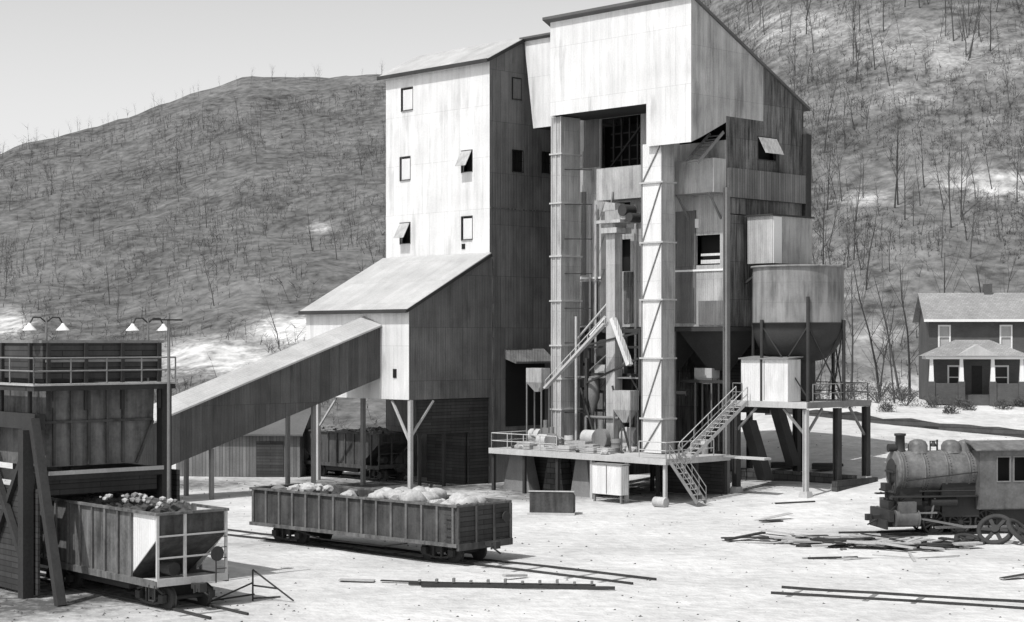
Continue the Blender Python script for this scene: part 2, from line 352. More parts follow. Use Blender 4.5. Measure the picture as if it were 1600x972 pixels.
mb=MB(); mb.prism([(H0-.4,-.35,31.17),(H0-.4,12.1,31-12.1*.487),(H0-.4,12.1,31.18-12.1*.487),(H0-.4,-.35,31.35)],(-H0+.55,0,0)); hh.part('roof',mb,'roofd')
mb=MB(); mb.boxm(side(0),3.45,11.9,.02,.3,18.9,20.75); hh.part('board_band',mb,'vboard')
mb=MB(); mb.boxm(side(0),11.35,11.9,.02,.35,18.0,23.5); hh.part('edge_post',mb,'wood')
mb=MB()
for i in range(8): mb.box(-1.2,-.15,.9+i*.3,1.15+i*.3,21.0+i*.25,21.05+i*.25)
mb.beam((-.12,.8,20.9),(-.12,3.3,23.0),.06,.2); mb.beam((-1.2,.8,20.9),(-1.2,3.3,23.0),.06,.2); hh.part('stair',mb,'steel')
gx0=XA(820,4.25); gx1=-12.1
mb=MB(); mb.poly([(gx0,4.2,31.1),(gx0+.9,4.2,24.85),(gx1,4.2,24.85),(gx1,4.2,31.0)]); hh.part('gallery_wall',mb,'pale')
mb=MB(); mb.prism([(gx0-.2,3.9,31.2),(gx1-.45,3.9,31.2),(gx1-.45,9,29),(gx0-.2,9,29)],(0,0,.14)); hh.part('gallery_roof',mb,'roofd')
mb=MB(); mb.poly([(gx0+.9,4.25,24.86),(gx1,4.25,24.86),(gx1,11,24.86),(gx0+.9,11,24.86)]); mb.panel(front(11),gx0,gx1,24.86,28); hh.part('gallery_floor',mb,'wood')
# ================================================================ MAIN BODY (bins)
pb=T('coal_bin_house','storage bin house of corrugated sheet standing on steel columns','industrial building',FB,(-6.3,7,0))
BY=3.4; BX0=-12.7
holes=[hole(938,1001,182,262,BY),hole(966,985,316,345,BY),hole(963,985,374,424,BY),hole(1087,1125,367,414,BY)]
mb=MB(); mb.panel(front(BY),BX0,XA(1062,BY),10.8,24.75,[h for h in holes[:3]]); pb.part('front_wall',mb,'pale2')
mb=MB(); mb.panel(front(BY),XA(1062,BY),0,10.8,22.5,[holes[3]]); pb.part('end_bay_wall',mb,'pale2')
mb=MB(); mb.panel(side(0),BY,11.5,10.8,17.85,[]); mb.panel(side(BX0),BY,11.5,10.8,24.7); mb.panel(front(11.5),BX0,0,6.5,17.85); mb.panel(front(11.45),BX0,-5.2,.5,6.5); mb.panel(side(BX0+.02),6,11.4,.5,10.7)  # rear panels below the bins added to keep the open bay dark
pb.part('side_wall',mb,'dark',label='dark rusty side wall plus rear cladding added for darkness')
mb=MB(); mb.panel(front(11.9),TX1+.02,BX0,0,25); pb.part('gap_shade_wall',mb,'grey')  # wall across the gap to the tower, added to keep it dark
mb=MB(); h=holes[0]
for i in range(5):
    x=h[0]+(h[1]-h[0])*(i+.5)/5; mb.box(x-.05,x+.05,BY+.9,BY+1.0,h[2],h[3])
for k in range(3): mb.box(h[0],h[1],BY+1.01,BY+1.1,h[2]+.6+k*.9,h[2]+.68+k*.9)
mb.beam((h[0],BY+.8,h[2]),(h[1],BY+.8,h[3]),.1); pb.part('inner_bracing',mb,'steeld')
mb=MB(); h=holes[3]; mb.box(h[0]+.1,h[1]-.1,BY+.4,BY+.5,h[2]+.1,h[2]+.35); mb.box(h[0]+.1,h[1]-.1,BY+.4,BY+.5,h[2]+.6,h[2]+.75); pb.part('guard_rail',mb,'pale')
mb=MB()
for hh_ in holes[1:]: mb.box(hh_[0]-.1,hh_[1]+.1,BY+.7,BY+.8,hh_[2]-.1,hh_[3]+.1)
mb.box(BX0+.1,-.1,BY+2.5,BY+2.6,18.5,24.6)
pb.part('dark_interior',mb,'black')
yb=2.2; x0=XA(932,yb)
mb=MB(); z0=ZZ(314,x0,yb); z1=ZZ(264,x0,yb)
mb.box(x0,-.02,yb,yb+.08,z0,z1); mb.box(-.1,-.02,yb+.08,BY,z0,z1); mb.box(x0,-.1,yb+.08,BY,z0,z0+.1); mb.box(x0,x0+.08,yb+.08,BY,z0+.1,z1)
bp=pb.part('balcony_parapet',mb,'pale2')
for p,q in(((x0+1.5,yb,z0+.5),(x0+1.5,yb-.3,z0-.9)),((-.4,BY,z0-1.6),(-.4,yb,z0)),((-3,BY,z0-1.6),(-3,yb,z0))):
    mb=MB(); mb.beam(p,q,.11); pb.part('bracket',mb,'steel',bp)
for p0,p1,q0,q1 in((1087,1092,342,356),(964,966,304,310),(905,940,433,436),(1056,1133,421,424)):
    mb=MB(); h=hole(p0,p1,q0,q1,BY); mb.boxm(front(BY),h[0],h[1],.01,.07,h[2],h[3]); pb.part('trim_strip',mb,'white')
for p0,p1,q0,q1,mt in((905,916,300,430,'grey'),(1056,1088,330,505,'grey'),(940,962,330,505,'grey'),(975,990,425,505,'dark'),(905,938,440,508,'grey'),(1092,1130,470,508,'grey'),(905,936,184,262,'grey')):
    mb=MB(); h=hole(p0,p1,q0,q1,BY); mb.boxm(front(BY),h[0],h[1],.01,.05,h[2],h[3]); pb.part('shade_sheet',mb,mt)  # darker sheets painting shadow onto the pale bay wall
for px in (921,930,992):
    mb=MB(); x=XA(px,BY-.3); mb.cyl((x,BY-.25,3),(x,BY-.25,ZZ(320,x,BY)),.08,n=8); pb.part('down_pipe',mb,'steelp')
for k in range(3):
    a=BX0+k*4.23+.05; b=a+4.13; z=10.78
    cx=(a+b)/2
    for yy0,yy1 in((3.45,7.4),(7.5,11.4)):
        cy=(yy0+yy1)/2; mb=MB()
        top=[(a,yy0,z),(b,yy0,z),(b,yy1,z),(a,yy1,z)]; bot=[(cx-.5,cy-.5,8),(cx+.5,cy-.5,8),(cx+.5,cy+.5,8),(cx-.5,cy+.5,8)]
        mb.add(top+bot,[(0,1,5,4),(1,2,6,5),(2,3,7,6),(3,0,4,7),(4,5,6,7)])
        pb.part('hopper_bottom',mb,'steeld')
for x in (BX0+.15,-8.5,-4.3,0.12):
    for y in (3.3,11.3):
        X,Y=bw(x,y); zb=terr(X,Y)-.1
        mb=MB(); zt=10.75 if x<0 or y>4 else 19.5; mb.box(x-.16,x-.12,y-.16,y+.16,zb,zt); mb.box(x+.12,x+.16,y-.16,y+.16,zb,zt); mb.box(x-.12,x+.12,y-.03,y+.03,zb,zt)
        pb.part('column',mb,'steel' if (y<4) else 'steeld')
for a_ in ((BX0,0,3.2,3.5,10.5,10.76),(BX0,0,11.2,11.5,10.5,10.76),(0,.25,3.5,11.2,10.5,10.76),(BX0,-4.6,5.0,5.2,6.3,6.6),(BX0,-4.6,3.6,3.75,8.2,8.4),(BX0,-4.6,3.0,3.15,6.6,6.75),(-4.2,0,3.9,4.05,7.2,7.4)):
    mb=MB(); mb.box(*a_); pb.part('floor_beam',mb,'steeld')
mb=MB(); mb.box(-4.2,-.2,8,8.15,5.2,10.7); pb.part('rear_partition',mb,'board')
for a_,z_,w in((6.2,1.0,.7),(9.2,1.8,.6)):
    mb=MB(); mb.prism([(.3,a_,z_),(.3,a_+.8,z_),(.3,a_-1,z_+3.9),(.3,a_-1.8,z_+3.9)],(w,0,0)); pb.part('loading_chute',mb,'steeld')
# ================================================================ BUCKET ELEVATORS
def leg(x0,x1,y0,y1,z0,z1,bands,diag,label):
    e=T('elevator_leg',label,'bucket elevator',FB,((x0+x1)/2,(y0+y1)/2,z0))
    mb=MB(); mb.box(x0,x1,y0,y1,z0,z1); cs=e.part('casing',mb,'pale2')
    if diag: mb=MB(); mb.box(x0+.02,x1-.02,y0-.008,y0-.002,z0,z1); e.part('front_plate',mb,'pale')
    for z in bands:
        mb=MB(); mb.box(x0-.12,x1+.12,y0-.12,y1+.12,z-.05,z+.05); e.part('band',mb,'steelp')
    mb=MB()
    if diag:
        bs=[z0]+bands+[z1]
        for a,b in zip(bs,bs[1:]):
            mb.beam((x0+.1,y0-.05,a+.1),(x1-.1,y0-.05,b-.1),.06)
        mb.box(x0-.02,x0+.06,y0-.05,y0-.01,z0,z1); mb.box(x1-.06,x1+.02,y0-.05,y0-.01,z0,z1)
        e.part('lattice_bracing',mb,'steel')
    else:
        mb.box(x0-.02,x0+.05,y0-.06,y0-.01,z0,z1); mb.box(x1-.05,x1+.02,y0-.06,y0-.01,z0,z1); mb.box(x0+.4,x0+.46,y0-.06,y0-.01,z0,z1)
        e.part('stiffener',mb,'steelp')
        for zz_ in [z0+i*2.3 for i in range(9)]:
            mb=MB(); mb.beam((x1,y0+.3,zz_),(x1+1.1,y0+1.8,zz_),.06); e.part('tie_rod',mb,'steeld')
    return e
leg(-4.28,-2.58,.3,1.45,2.85,22.3,[ZZ(y,-2.6,.3) for y in (655,560,468,378,284)],True,'tall square bucket elevator leg with diagonal bracing, sunlit')
leg(-12.26,-11.37,.3,2.1,2.85,24.75,[ZZ(y,-11.4,.3) for y in (640,592,540,470,400,317,240)],False,'slender grey bucket elevator leg beside the tower')
se=T('small_elevator','narrow pale bucket elevator with motor head and forked discharge chutes','bucket elevator',FB,(-6.5,1,2.8))
ys_=1.0; xa,xb=XA(947,ys_),XA(961,ys_)
mb=MB(); mb.box(xa,xb,ys_,ys_+.7,2.82,ZZ(365,xa,ys_)); se.part('casing',mb,'pale2')
mb=MB(); za,zb_=ZZ(365,xa,ys_),ZZ(335,xa,ys_); mb.box(xa-.25,xb+.35,ys_-.25,ys_+1.2,za,za+.35); mb.box(xa-.55,xb+.75,ys_-.35,ys_+1.3,za+.65,za+.85); mb.box(xa-.1,xb+.1,ys_-.1,ys_+1,za+.35,za+.65); mb.box(xa-.1,xb+.9,ys_,ys_+1,za+.85,zb_+.25)
mb.prism([(xa-.3,ys_,zb_+.2),(xb,ys_,zb_+.2),(xb,ys_,zb_+.7),(xa-.1,ys_,zb_+.8)],(0,.9,0)); se.part('head_box',mb,'pale2')
for dx,dz,r in((.7,.2,.38),(1.3,-.3,.3)):
    mb=MB(); mb.cyl((xb+dx,ys_-.1,zb_+dz),(xb+dx,ys_+.9,zb_+dz),r,n=14); se.part('motor',mb,'steeld')
zc0=ZZ(500,xa,ys_)
mb=MB(); mb.beam((xb,ys_-.2,zc0+.1),(XA(984,ys_-.2),ys_-.2,ZZ(570,xb,ys_)),.42,.28); mb.beam((xa+.2,ys_-.25,zc0+.2),(xa-1.2,ys_-.25,zc0-1.0),.1); se.part('chute',mb,'pale')
mb=MB(); p1=(XA(945,-.3),-.3,ZZ(506,xa,0)); p2=(XA(852,-1.4),-1.4,ZZ(606,-12,-1.4)); mb.beam(p1,p2,.45,.14)
mb.beam((p1[0],p1[1],p1[2]+.5),(p2[0],p2[1],p2[2]+.5),.05)
for i in range(8):
    k=i/7; q=Vector(p1).lerp(Vector(p2),k); mb.beam(q,q+Vector((0,0,.5)),.04)
se.part('inclined_chute',mb,'steelp')
mb=MB(); mb.box(xa-.5,xb+2.2,ys_+.2,ys_+.35,ZZ(520,xa,ys_),ZZ(514,xa,ys_)); mb.box(xb+2.0,xb+2.2,ys_,ys_+.19,2.82,ZZ(514,xa,ys_)); mb.box(xa-1.9,xa-1.7,ys_,ys_+.2,2.82,ZZ(560,xa,ys_)); mb.beam((xa-1.8,ys_,ZZ(600,xa,0)),(xb+2,ys_,ZZ(560,xa,0)),.12)
mb.beam((xa-1.8,ys_,ZZ(540,xa,0)),(xb+2,ys_,ZZ(520,xa,0)),.12)
se.part('support_frame',mb,'steeld')
pf=T('process_frame','dark steel frame with vessels and pipework between the elevator legs','steel frame',FB,(-8.5,2.2,2.8))
for x in (-10.8,-8.9,-6.9,-5.0):
    mb=MB(); mb.box(x-.08,x+.08,2.3,2.46,2.82,10.4 if x in(-10.8,-5.0) else 7.6); pf.part('upright',mb,'steeld')
for z_ in (5.2,7.6,9.4):
    mb=MB(); mb.box(-10.9,-4.9,2.18,2.3,z_,z_+.16); pf.part('cross_beam',mb,'steeld')
for p,q,r_,mt in (((-10.8,2.1,5.2),(-8.9,2.1,7.6),.06,'steel'),((-6.9,2.1,7.6),(-5,2.1,5.2),.06,'steel'),((-10.8,2.1,7.7),(-7,2.1,10.3),.06,'steel'),((-8.9,1.9,3),(-5.4,1.9,6.4),.06,'steelp'),((-10.5,.8,2.9),(-10.5,.8,11.5),.09,'steelp'),((-9.7,.9,4.9),(-6.8,.9,4.9),.1,'steel'),((-9.7,.9,2.9),(-9.7,.9,4.9),.1,'steel'),((-8.4,.6,3.0),(-9.9,.6,6.8),.07,'steeld'),((-5.4,.4,2.9),(-6.9,.4,7.0),.07,'steeld'),((-10.9,1.2,9.9),(-7.5,1.2,12.8),.08,'steelp'),((-8.0,1.2,5.6),(-8.0,1.2,8.9),.14,'steelp')):
    mb=MB(); mb.cyl(p,q,r_,n=8); pf.part('pipe',mb,mt)
for x,y,r,z0_,z1_,mt in ((-9.8,1.6,.5,5.4,7.4,'steel'),(-7.9,2.9,.65,5.0,7.5,'steeld'),(-5.9,2.9,.55,5.4,8.0,'steel'),(-10.2,3.2,.5,7.8,9.8,'steeld')):
    mb=MB(); mb.rev([(.01,z1_+.2),(r*.6,z1_+.15),(r,z1_),(r,z0_+.7),(r*.25,z0_-.3),(r*.2,z0_-.8),(.01,z0_-.8)],(x,y,0),n=20); pf.part('vessel',mb,mt)
mb=MB(); mb.box(-10.9,-4.9,1.2,2.17,7.45,7.55); pf.part('catwalk',mb,'steel')
# ================================================================ DECK
dk=T('loading_platform','raised wooden loading platform with pipe railing on timber posts','platform',FB,(-7,0,0))
DZ=2.8
mb=MB(); mb.box(-14.7,.6,-3.1,3.0,DZ-.18,DZ); dk.part('floor',mb,'plank')
for b_ in ((-14.7,.6,-3.18,-3.1,DZ-.34,DZ+.02),(.6,.68,-3.18,3.0,DZ-.34,DZ+.02),(.7,3.9,2.2,2.9,DZ-.15,DZ-.02)):
    mb=MB(); mb.box(*b_); dk.part('edge_beam',mb,'steelp')
for x in (-14.5,-11.6,-8.6,-5.6,-2.7,.4):
    for y in (-2.9,0,2.8):
        X,Y=bw(x,y); mb=MB(); mb.box(x-.1,x+.1,y-.1,y+.1,terr(X,Y)-.1,DZ-.18); dk.part('post',mb,'steelp' if y<-2 and x>-8 else 'wood')
def rail_line(mb,pts,hs=(.5,1.0),r=.035,step=1.6,post=True):
    for p,q in zip(pts,pts[1:]):
        p=Vector(p);q=Vector(q)
        for h in hs: mb.cyl(p+Vector((0,0,h)),q+Vector((0,0,h)),r,n=6)
        n=max(1,round((q-p).length/step))
        for i in range(n+1):
            a=p.lerp(q,i/n); mb.cyl(a,a+Vector((0,0,hs[-1])),r,n=6)
for pts in ([(-14.6,2.5,DZ),(-14.6,-3.0,DZ),(-8.6,-3.0,DZ)],[(-1.6,-3.0,DZ),(.55,-3.0,DZ),(.55,1.5,DZ)]):
    mb=MB(); rail_line(mb,pts); dk.part('railing',mb,'steelp')
mb=MB(); mb.box(-14.6,-5.2,-.6,-.45,.0,2.6); dk.part('shade_boarding',mb,'board')  # dark boards added beneath the platform in place of shade
mb=MB(); mb.box(-5.1,.3,2.6,2.75,.0,2.6); dk.part('shade_boarding',mb,'board')
for i,(x,y,w) in enumerate(((-13.2,-1.6,1.3),(-10.2,-1.2,1.0),(-7.2,-1.8,.9))):
    X,Y=bw(x,y); z=terr(X,Y); mb=MB(); mb.add([(x-w,y-.5,z-.1),(x+w,y-.5,z-.1),(x+w,y+.5,z-.1),(x-w,y+.5,z-.1),(x-w*.5,y-.4,2.5),(x+w*.5,y-.4,2.5),(x+w*.5,y+.4,2.5),(x-w*.5,y+.4,2.5)],[(4,5,6,7),(0,1,5,4),(1,2,6,5),(2,3,7,6),(3,0,4,7)])
    dk.part('stone_pier',mb,'steel' if i!=1 else 'stone')
b1=T('steel_cabinet','pale square steel cabinet standing beneath the loading platform','cabinet',FB,(-3.4,-3.7,0))
mb=MB(); mb.box(-4.6,-2.2,-3.95,-3.3,.5,2.3); b1.part('body',mb,'pale')
mb=MB(); mb.box(-4.7,-2.1,-4.0,-3.25,2.3,2.37); mb.box(-3.42,-3.38,-3.99,-3.95,.55,2.3); b1.part('lid',mb,'steel')
for x in (-4.5,-2.3):
    mb=MB(); mb.box(x-.06,x+.06,-3.9,-3.78,0,.5); b1.part('leg',mb,'steel')
def stair(name,label,p,q,w,n,wvec,rails=True,mat='steelp'):
    s=T(name,label,'staircase',FB,p); p=Vector(p);q=Vector(q); wv=Vector(wvec).normalized()*w
    for o in (Vector((0,0,0)),wv):
        mb=MB(); mb.beam(p+o,q+o,.06,.2); s.part('stringer',mb,mat)
    mb=MB(); d=(q-p); hd=Vector((d.x,d.y,0)).normalized()*.12
    for i in range(n):
        a=p.lerp(q,(i+.5)/n); mb.prism([a-hd,a+hd,a+hd+wv,a-hd+wv],(0,0,.05))
    s.part('treads',mb,'plank')
    for o in (Vector((0,0,0)),wv):
        mb=MB()
        for h in (.5,.95): mb.cyl(p+o+Vector((0,0,h)),q+o+Vector((0,0,h)),.03,n=6)
        for i in range(5): a=p.lerp(q,i/4)+o; mb.cyl(a,a+Vector((0,0,.95)),.03,n=6)
        s.part('handrail',mb,mat)
stair('staircase','steep open staircase with pipe handrails up to the tank platform',(.75,-2.0,2.8),(.75,3.45,6.1),.9,14,(1,0,0))
stair('staircase','short plank staircase from the loading platform down to the yard',(.75,-2.1,2.7),(2.9,-2.1,.3),.8,8,(0,-1,0),mat='steel')
# ================================================================ TANK PLATFORM
tp=T('tank_platform','high steel platform with railings carrying the settling tank','platform',FB,(-0,7,0))
PZ=6.15; px0,px1,py0,py1=.2,6.0,3.6,10.3
mb=MB(); mb.box(px0,px1,py0,py1,PZ-.12,PZ); tp.part('floor',mb,'plank')
for b_ in ((px0,px1+.08,py0-.1,py0,PZ-.34,PZ+.03),(px1,px1+.1,py0,py1,PZ-.34,PZ+.03),(px0,px1,py1,py1+.1,PZ-.4,PZ)):
    mb=MB(); mb.box(*b_); tp.part('edge_beam',mb,'steelp' if b_[0]<1 and b_[2]<4 else 'steel')
for x,y in((.5,3.8),(5.85,3.75),(5.85,10.1),(.5,10.1),(5.85,7)):
    X,Y=bw(x,y); zb=terr(X,Y); w_=.2 if not(y<4 and x>2) else .14
    mb=MB(); mb.box(x-w_,x-w_+.05,y-w_,y+w_,zb,PZ-.4); mb.box(x+w_-.05,x+w_,y-w_,y+w_,zb,PZ-.4); mb.box(x-w_+.05,x+w_-.05,y-.03,y+.03,zb,PZ-.4); tp.part('column',mb,'steelp' if (y<4 and x>2) else 'steeld')
    mb=MB(); mb.add([(x-.4,y-.4,zb-.3),(x+.4,y-.4,zb-.3),(x+.4,y+.4,zb-.3),(x-.4,y+.4,zb-.3),(x-.25,y-.25,zb+.35),(x+.25,y-.25,zb+.35),(x+.25,y+.25,zb+.35),(x-.25,y+.25,zb+.35)],[(4,5,6,7),(0,1,5,4),(1,2,6,5),(2,3,7,6),(3,0,4,7)]); tp.part('footing',mb,'conc')
for p,q in (((5.85,3.9,4.3),(5.85,5.4,5.75)),((5.85,9.9,4.0),(5.85,8.3,5.75)),((5.7,3.75,4.3),(4.2,3.75,5.75)),((.6,3.75,4.3),(2.1,3.75,5.75))):
    mb=MB(); mb.beam(p,q,.13); tp.part('knee_brace',mb,'steel')
for pts in ([(5.9,4.4,PZ),(5.9,10.2,PZ),(1.5,10.2,PZ)],[(.3,3.7,PZ),(1.0,3.7,PZ)]):
    mb=MB(); rail_line(mb,pts,hs=(.55,1.1)); tp.part('railing',mb,'steel')
fwl=T('foundation_wall','low dark masonry foundation wall beneath the tank platform','wall',FB,(2,9,0))
mb=MB(); mb.box(-3,6.0,8.4,8.9,-.1,1.5); fwl.part('wall',mb,'stone'); mb=MB(); mb.box(6.0,6.4,6.2,10.6,-.1,1.3); fwl.part('return_wall',mb,'stone')
tk=T('settling_tank','large grey riveted cylindrical settling tank with dark rounded bottom','tank',FB,(3.1,6.7,PZ))
R_=2.83; zr=14.45; zb=11.0
mb=MB(); c=(3.1,6.7,0); mb.rev([(R_-.05,zb+.3),(R_-.05,zr),(R_+.12,zr),(R_+.12,zr+.12),(R_,zr+.12)],c,n=48); mb.rev([(R_,zr),(R_,zb)],c,n=48); tk.part('shell',mb,'tank')
mb=MB(); mb.rev([(R_+.04,zb+.03),(R_+.04,zb-.06)]+[(R_*(1-.62*(1-math.cos(a*math.pi/16))),zb-.06-2.3*math.sin(a*math.pi/16)) for a in range(9)]+[(R_*.38,8.2),(R_*.38,6.2)],c,n=48); tk.part('bowl',mb,'steeld')
mb=MB(); mb.rev([(R_-.06,zr-.5),(.01,zr-.5)],c,n=48); tk.part('slurry_surface',mb,'black')
for k in range(6):
    a=math.radians(k*60+18); x=3.1+math.cos(a)*(R_+.13); y=6.7+math.sin(a)*(R_+.13); mb=MB(); 
    x_=min(x,5.9); mb.cyl((x_,y,PZ),(x_,y,12.6 if k%2 else 11.2),.11,n=8); tk.part('support_leg',mb,'steeld')
for k in (5,0,4):
    a=math.radians(k*60+18); b=math.radians(k*60+78); r=R_+.08
    mb=MB(); mb.beam((min(5.9,3.1+math.cos(a)*r),6.7+math.sin(a)*r,10.8),(min(5.9,3.1+math.cos(b)*r),6.7+math.sin(b)*r,6.4),.07); mb.beam((min(5.9,3.1+math.cos(a)*r),6.7+math.sin(a)*r,6.4),(min(5.9,3.1+math.cos(b)*r),6.7+math.sin(b)*r,10.8),.07)
    tk.part('cross_brace',mb,'steeld')
sh=T('pump_shed','small pale sheet metal shed with flat roof on the platform','shed',FB,(3,4.3,PZ))
ax0=XA(1158,3.75); ax1=XA(1231,3.75); ay1=YB(1251,ax1); zt=ZZ(562,ax1,3.75)
mb=MB(); mb.box(ax0,ax1,3.75,ay1,PZ+.02,zt); sh.part('wall',mb,'pale')
mb=MB(); mb.prism([(ax0-.12,3.6,zt),(ax0-.12,ay1+.12,zt+.12),(ax0-.12,ay1+.12,zt+.2),(ax0-.12,3.6,zt+.08)],(ax1-ax0+.24,0,0)); sh.part('roof',mb,'steel')
mb=MB(); xmid=(ax0+ax1)/2; mb.box(xmid-.02,xmid+.02,3.73,3.75,PZ+.1,zt-.1); sh.part('seam',mb,'steel')
pn=T('penthouse_box','grey sheet metal box projecting from the wall above the tank','box',FB,(1.5,7,14.6))
zt=ZZ(337,2,5); bx1=2.4; by0=YB(1207,bx1); bx0=XA(1168,by0); by1=YB(1269,bx1)
zb_=14.75
mb=MB(); mb.box(max(.32,bx0),bx1,by0,by1,zb_,zt); pn.part('wall',mb,'pale2')
mb=MB(); mb.box(max(.32,bx0)-.0,bx1+.12,by0-.15,by1+.12,zt,zt+.1); pn.part('roof',mb,'steeld')
mb=MB(); mb.box(bx1+.01,bx1+.05,by0+.05,by0+.9,zb_,zt-.05); pn.part('door',mb,'white')
for yy in (by0+.2,by1-.2):
    mb=MB(); mb.box(bx1-.2,bx1,yy-.1,yy+.1,zr+.0,zb_); pn.part('leg',mb,'steeld')
    mb=MB(); mb.beam((.1,yy,zb_-1.2),(bx1-.3,yy,zb_-.02),.14); pn.part('bracket',mb,'steeld')
# ================================================================ deck clutter
def barrel(x,y,z,fr=FB,lying=False,mat='steelp',r=.3,h=.9):
    b=T('barrel','steel drum standing on the loading platform' if not lying else 'steel drum lying in the yard','barrel',fr,(x,y,z),group='drums around the plant')
    mb=MB()
    prof=[(r*.95,0),(r,.02),(r,h*.33),(r*1.05,h*.35),(r,h*.37),(r,h*.66),(r*1.05,h*.68),(r,h*.7),(r,h-.02),(r*.95,h)]
    if lying: mb.rev([(a,q-h/2) for a,q in prof],(x,y,z+r),axis='x',n=16); mb.cyl((x-h/2+.02,y,z+r),(x+h/2-.02,y,z+r),r*.94,n=16)
    else: mb.rev(prof,(x,y,z),n=16); mb.cyl((x,y,z+.02),(x,y,z+h-.03),r*.94,n=16)
    b.part('drum',mb,mat)
for x,y,mt in((-10.2,-.2,'steelp'),(-9.3,.6,'steel'),(-5.7,-.6,'steel'),(-1.2,1.8,'steeld'),(-1.0,2.4,'steelp'),(-12.6,1.5,'steelp'),(-7.0,2.3,'steeld'),(-11.9,1.9,'steeld'),(-5.2,1.5,'steelp')): barrel(x,y,DZ,mat=mt)
X,Y=bw(.6,-4.4); barrel(.9,-3.9,terr(X,Y),lying=True)
def pump(x,y,k,lab):
    s=T('pump_machine',lab,'machine',FB,(x,y,DZ))
    mb=MB(); mb.box(x-.9*k,x+.9*k,y-.4*k,y+.4*k,DZ,DZ+.2*k); s.part('bed_plate',mb,'plank')
    mb=MB(); mb.cyl((x-.7*k,y,DZ+.6*k),(x+.1*k,y,DZ+.6*k),.4*k,n=18); mb.box(x-.6*k,x,y-.3*k,y+.3*k,DZ+.2*k,DZ+.35*k); s.part('motor',mb,'steelp')
    mb=MB(); mb.cyl((x+.4*k,y-.15*k,DZ+.6*k),(x+.4*k,y+.15*k,DZ+.6*k),.5*k,n=20); mb.cyl((x+.4*k,y,DZ+.9*k),(x+.4*k,y,DZ+1.5*k),.14*k,n=10); mb.cyl((x+.1*k,y,DZ+.6*k),(x+.8*k,y,DZ+.6*k),.07*k,n=8); s.part('fly_wheel',mb,'steel')
pump(-8.3,.3,1.3,'pale electric motor and pump with flywheel on the platform'); pump(-6.0,1.8,1.5,'large pale pump set under the bins'); pump(-10.8,-1.6,1,'small pump unit by the tower doorway'); pump(-13.2,.2,1.2,'pump unit beside the elevator leg'); pump(-9.4,4.6,1.8,'large motor set in shade under the bins')
for i,(x,y,L_) in enumerate(((-9.4,-1.8,2.2),(-7.6,-1.2,1.6),(-11.5,-.4,1.4),(-6.6,-2.0,1.2),(-13,.9,1.6),(-8.6,-.9,1.7),(-5.6,-1.7,1.1),(-12.3,-2.0,1.2))):
    s=T('crate','open topped weathered wooden crate with slatted sides','crate',FB,(x,y,DZ),group='crates on the loading platform'); h=.35+.15*(i%3)
    mb=MB()
    for k in range(3):
        z=DZ+.03+k*h/3; mb.box(x-L_/2,x+L_/2,y-.35,y-.31,z,z+h/3-.04); mb.box(x-L_/2,x+L_/2,y+.31,y+.35,z,z+h/3-.04); mb.box(x-L_/2,x-L_/2+.04,y-.31,y+.31,z,z+h/3-.04); mb.box(x+L_/2-.04,x+L_/2,y-.31,y+.31,z,z+h/3-.04)
    mb.box(x-L_/2+.05,x+L_/2-.05,y-.3,y+.3,DZ+.01,DZ+.2); s.part('slats',mb,'plank' if i%2 else 'steelp')
rr=random.Random(31)
for i in range(40):
    x=rr.uniform(-13.5,-4.8); y=rr.uniform(-2.7,2.6); mb=MB(); r=rr.uniform(.12,.32); mb.lump((0,0,0),r,i,(1.3,1,.7),1)
    pal=i%3!=0
    solo('rubble_lump','pale stone lump lying on the loading platform' if pal else 'dark coal lump lying on the loading platform','rock',FB@Matrix.Translation((x,y,DZ+r*.4)),mb,'rock' if pal else 'coal',group='stone lumps on the platform')
for i in range(9):
    x=rr.uniform(-13,-5); y=rr.uniform(-2,2.5); l=rr.uniform(.8,2.2); mb=MB(); mb.box(-l/2,l/2,-.08,.08,0,.08)
    solo('plank','loose board lying on the loading platform','plank',FB@Matrix.Translation((x,y,DZ+.45+.2*rr.random()))@Matrix.Rotation(rr.random()*3,4,'Z')@Matrix.Rotation(rr.uniform(.1,.5),4,'Y'),mb,'plank',group='loose boards on the platform')
for i,(pa,pb_,q0,q1,y,mt) in enumerate(((822,846,575,612,-.8,'pale2'),(958,985,610,660,.0,'pale2'),(1085,1112,575,600,4.6,'steelp'),(930,945,570,610,2.2,'steelp'))):
    x0=XA(pa,y); x1=XA(pb_,y); z0=ZZ(q1,x0,y); z1=ZZ(q0,x0,y)
    s=T('feeder_box','pale sheet metal feeder box on steel legs over the platform','machine',FB,((x0+x1)/2,y,DZ),group='feeder boxes')
    mb=MB(); zm=z0+(z1-z0)*.4; xc=(x0+x1)/2
    mb.box(x0,x1,y,y+.8,zm,z1); mb.add([(x0,y,zm),(x1,y,zm),(x1,y+.8,zm),(x0,y+.8,zm),(xc-.15,y+.25,z0),(xc+.15,y+.25,z0),(xc+.15,y+.55,z0),(xc-.15,y+.55,z0)],[(0,1,5,4),(1,2,6,5),(2,3,7,6),(3,0,4,7),(4,5,6,7)]); s.part('hopper',mb,mt)
    for a in (x0+.04,x1-.04):
        for b in (y+.04,y+.76): mb=MB(); mb.box(a-.04,a+.04,b-.04,b+.04,DZ,zm); s.part('leg',mb,'steel')
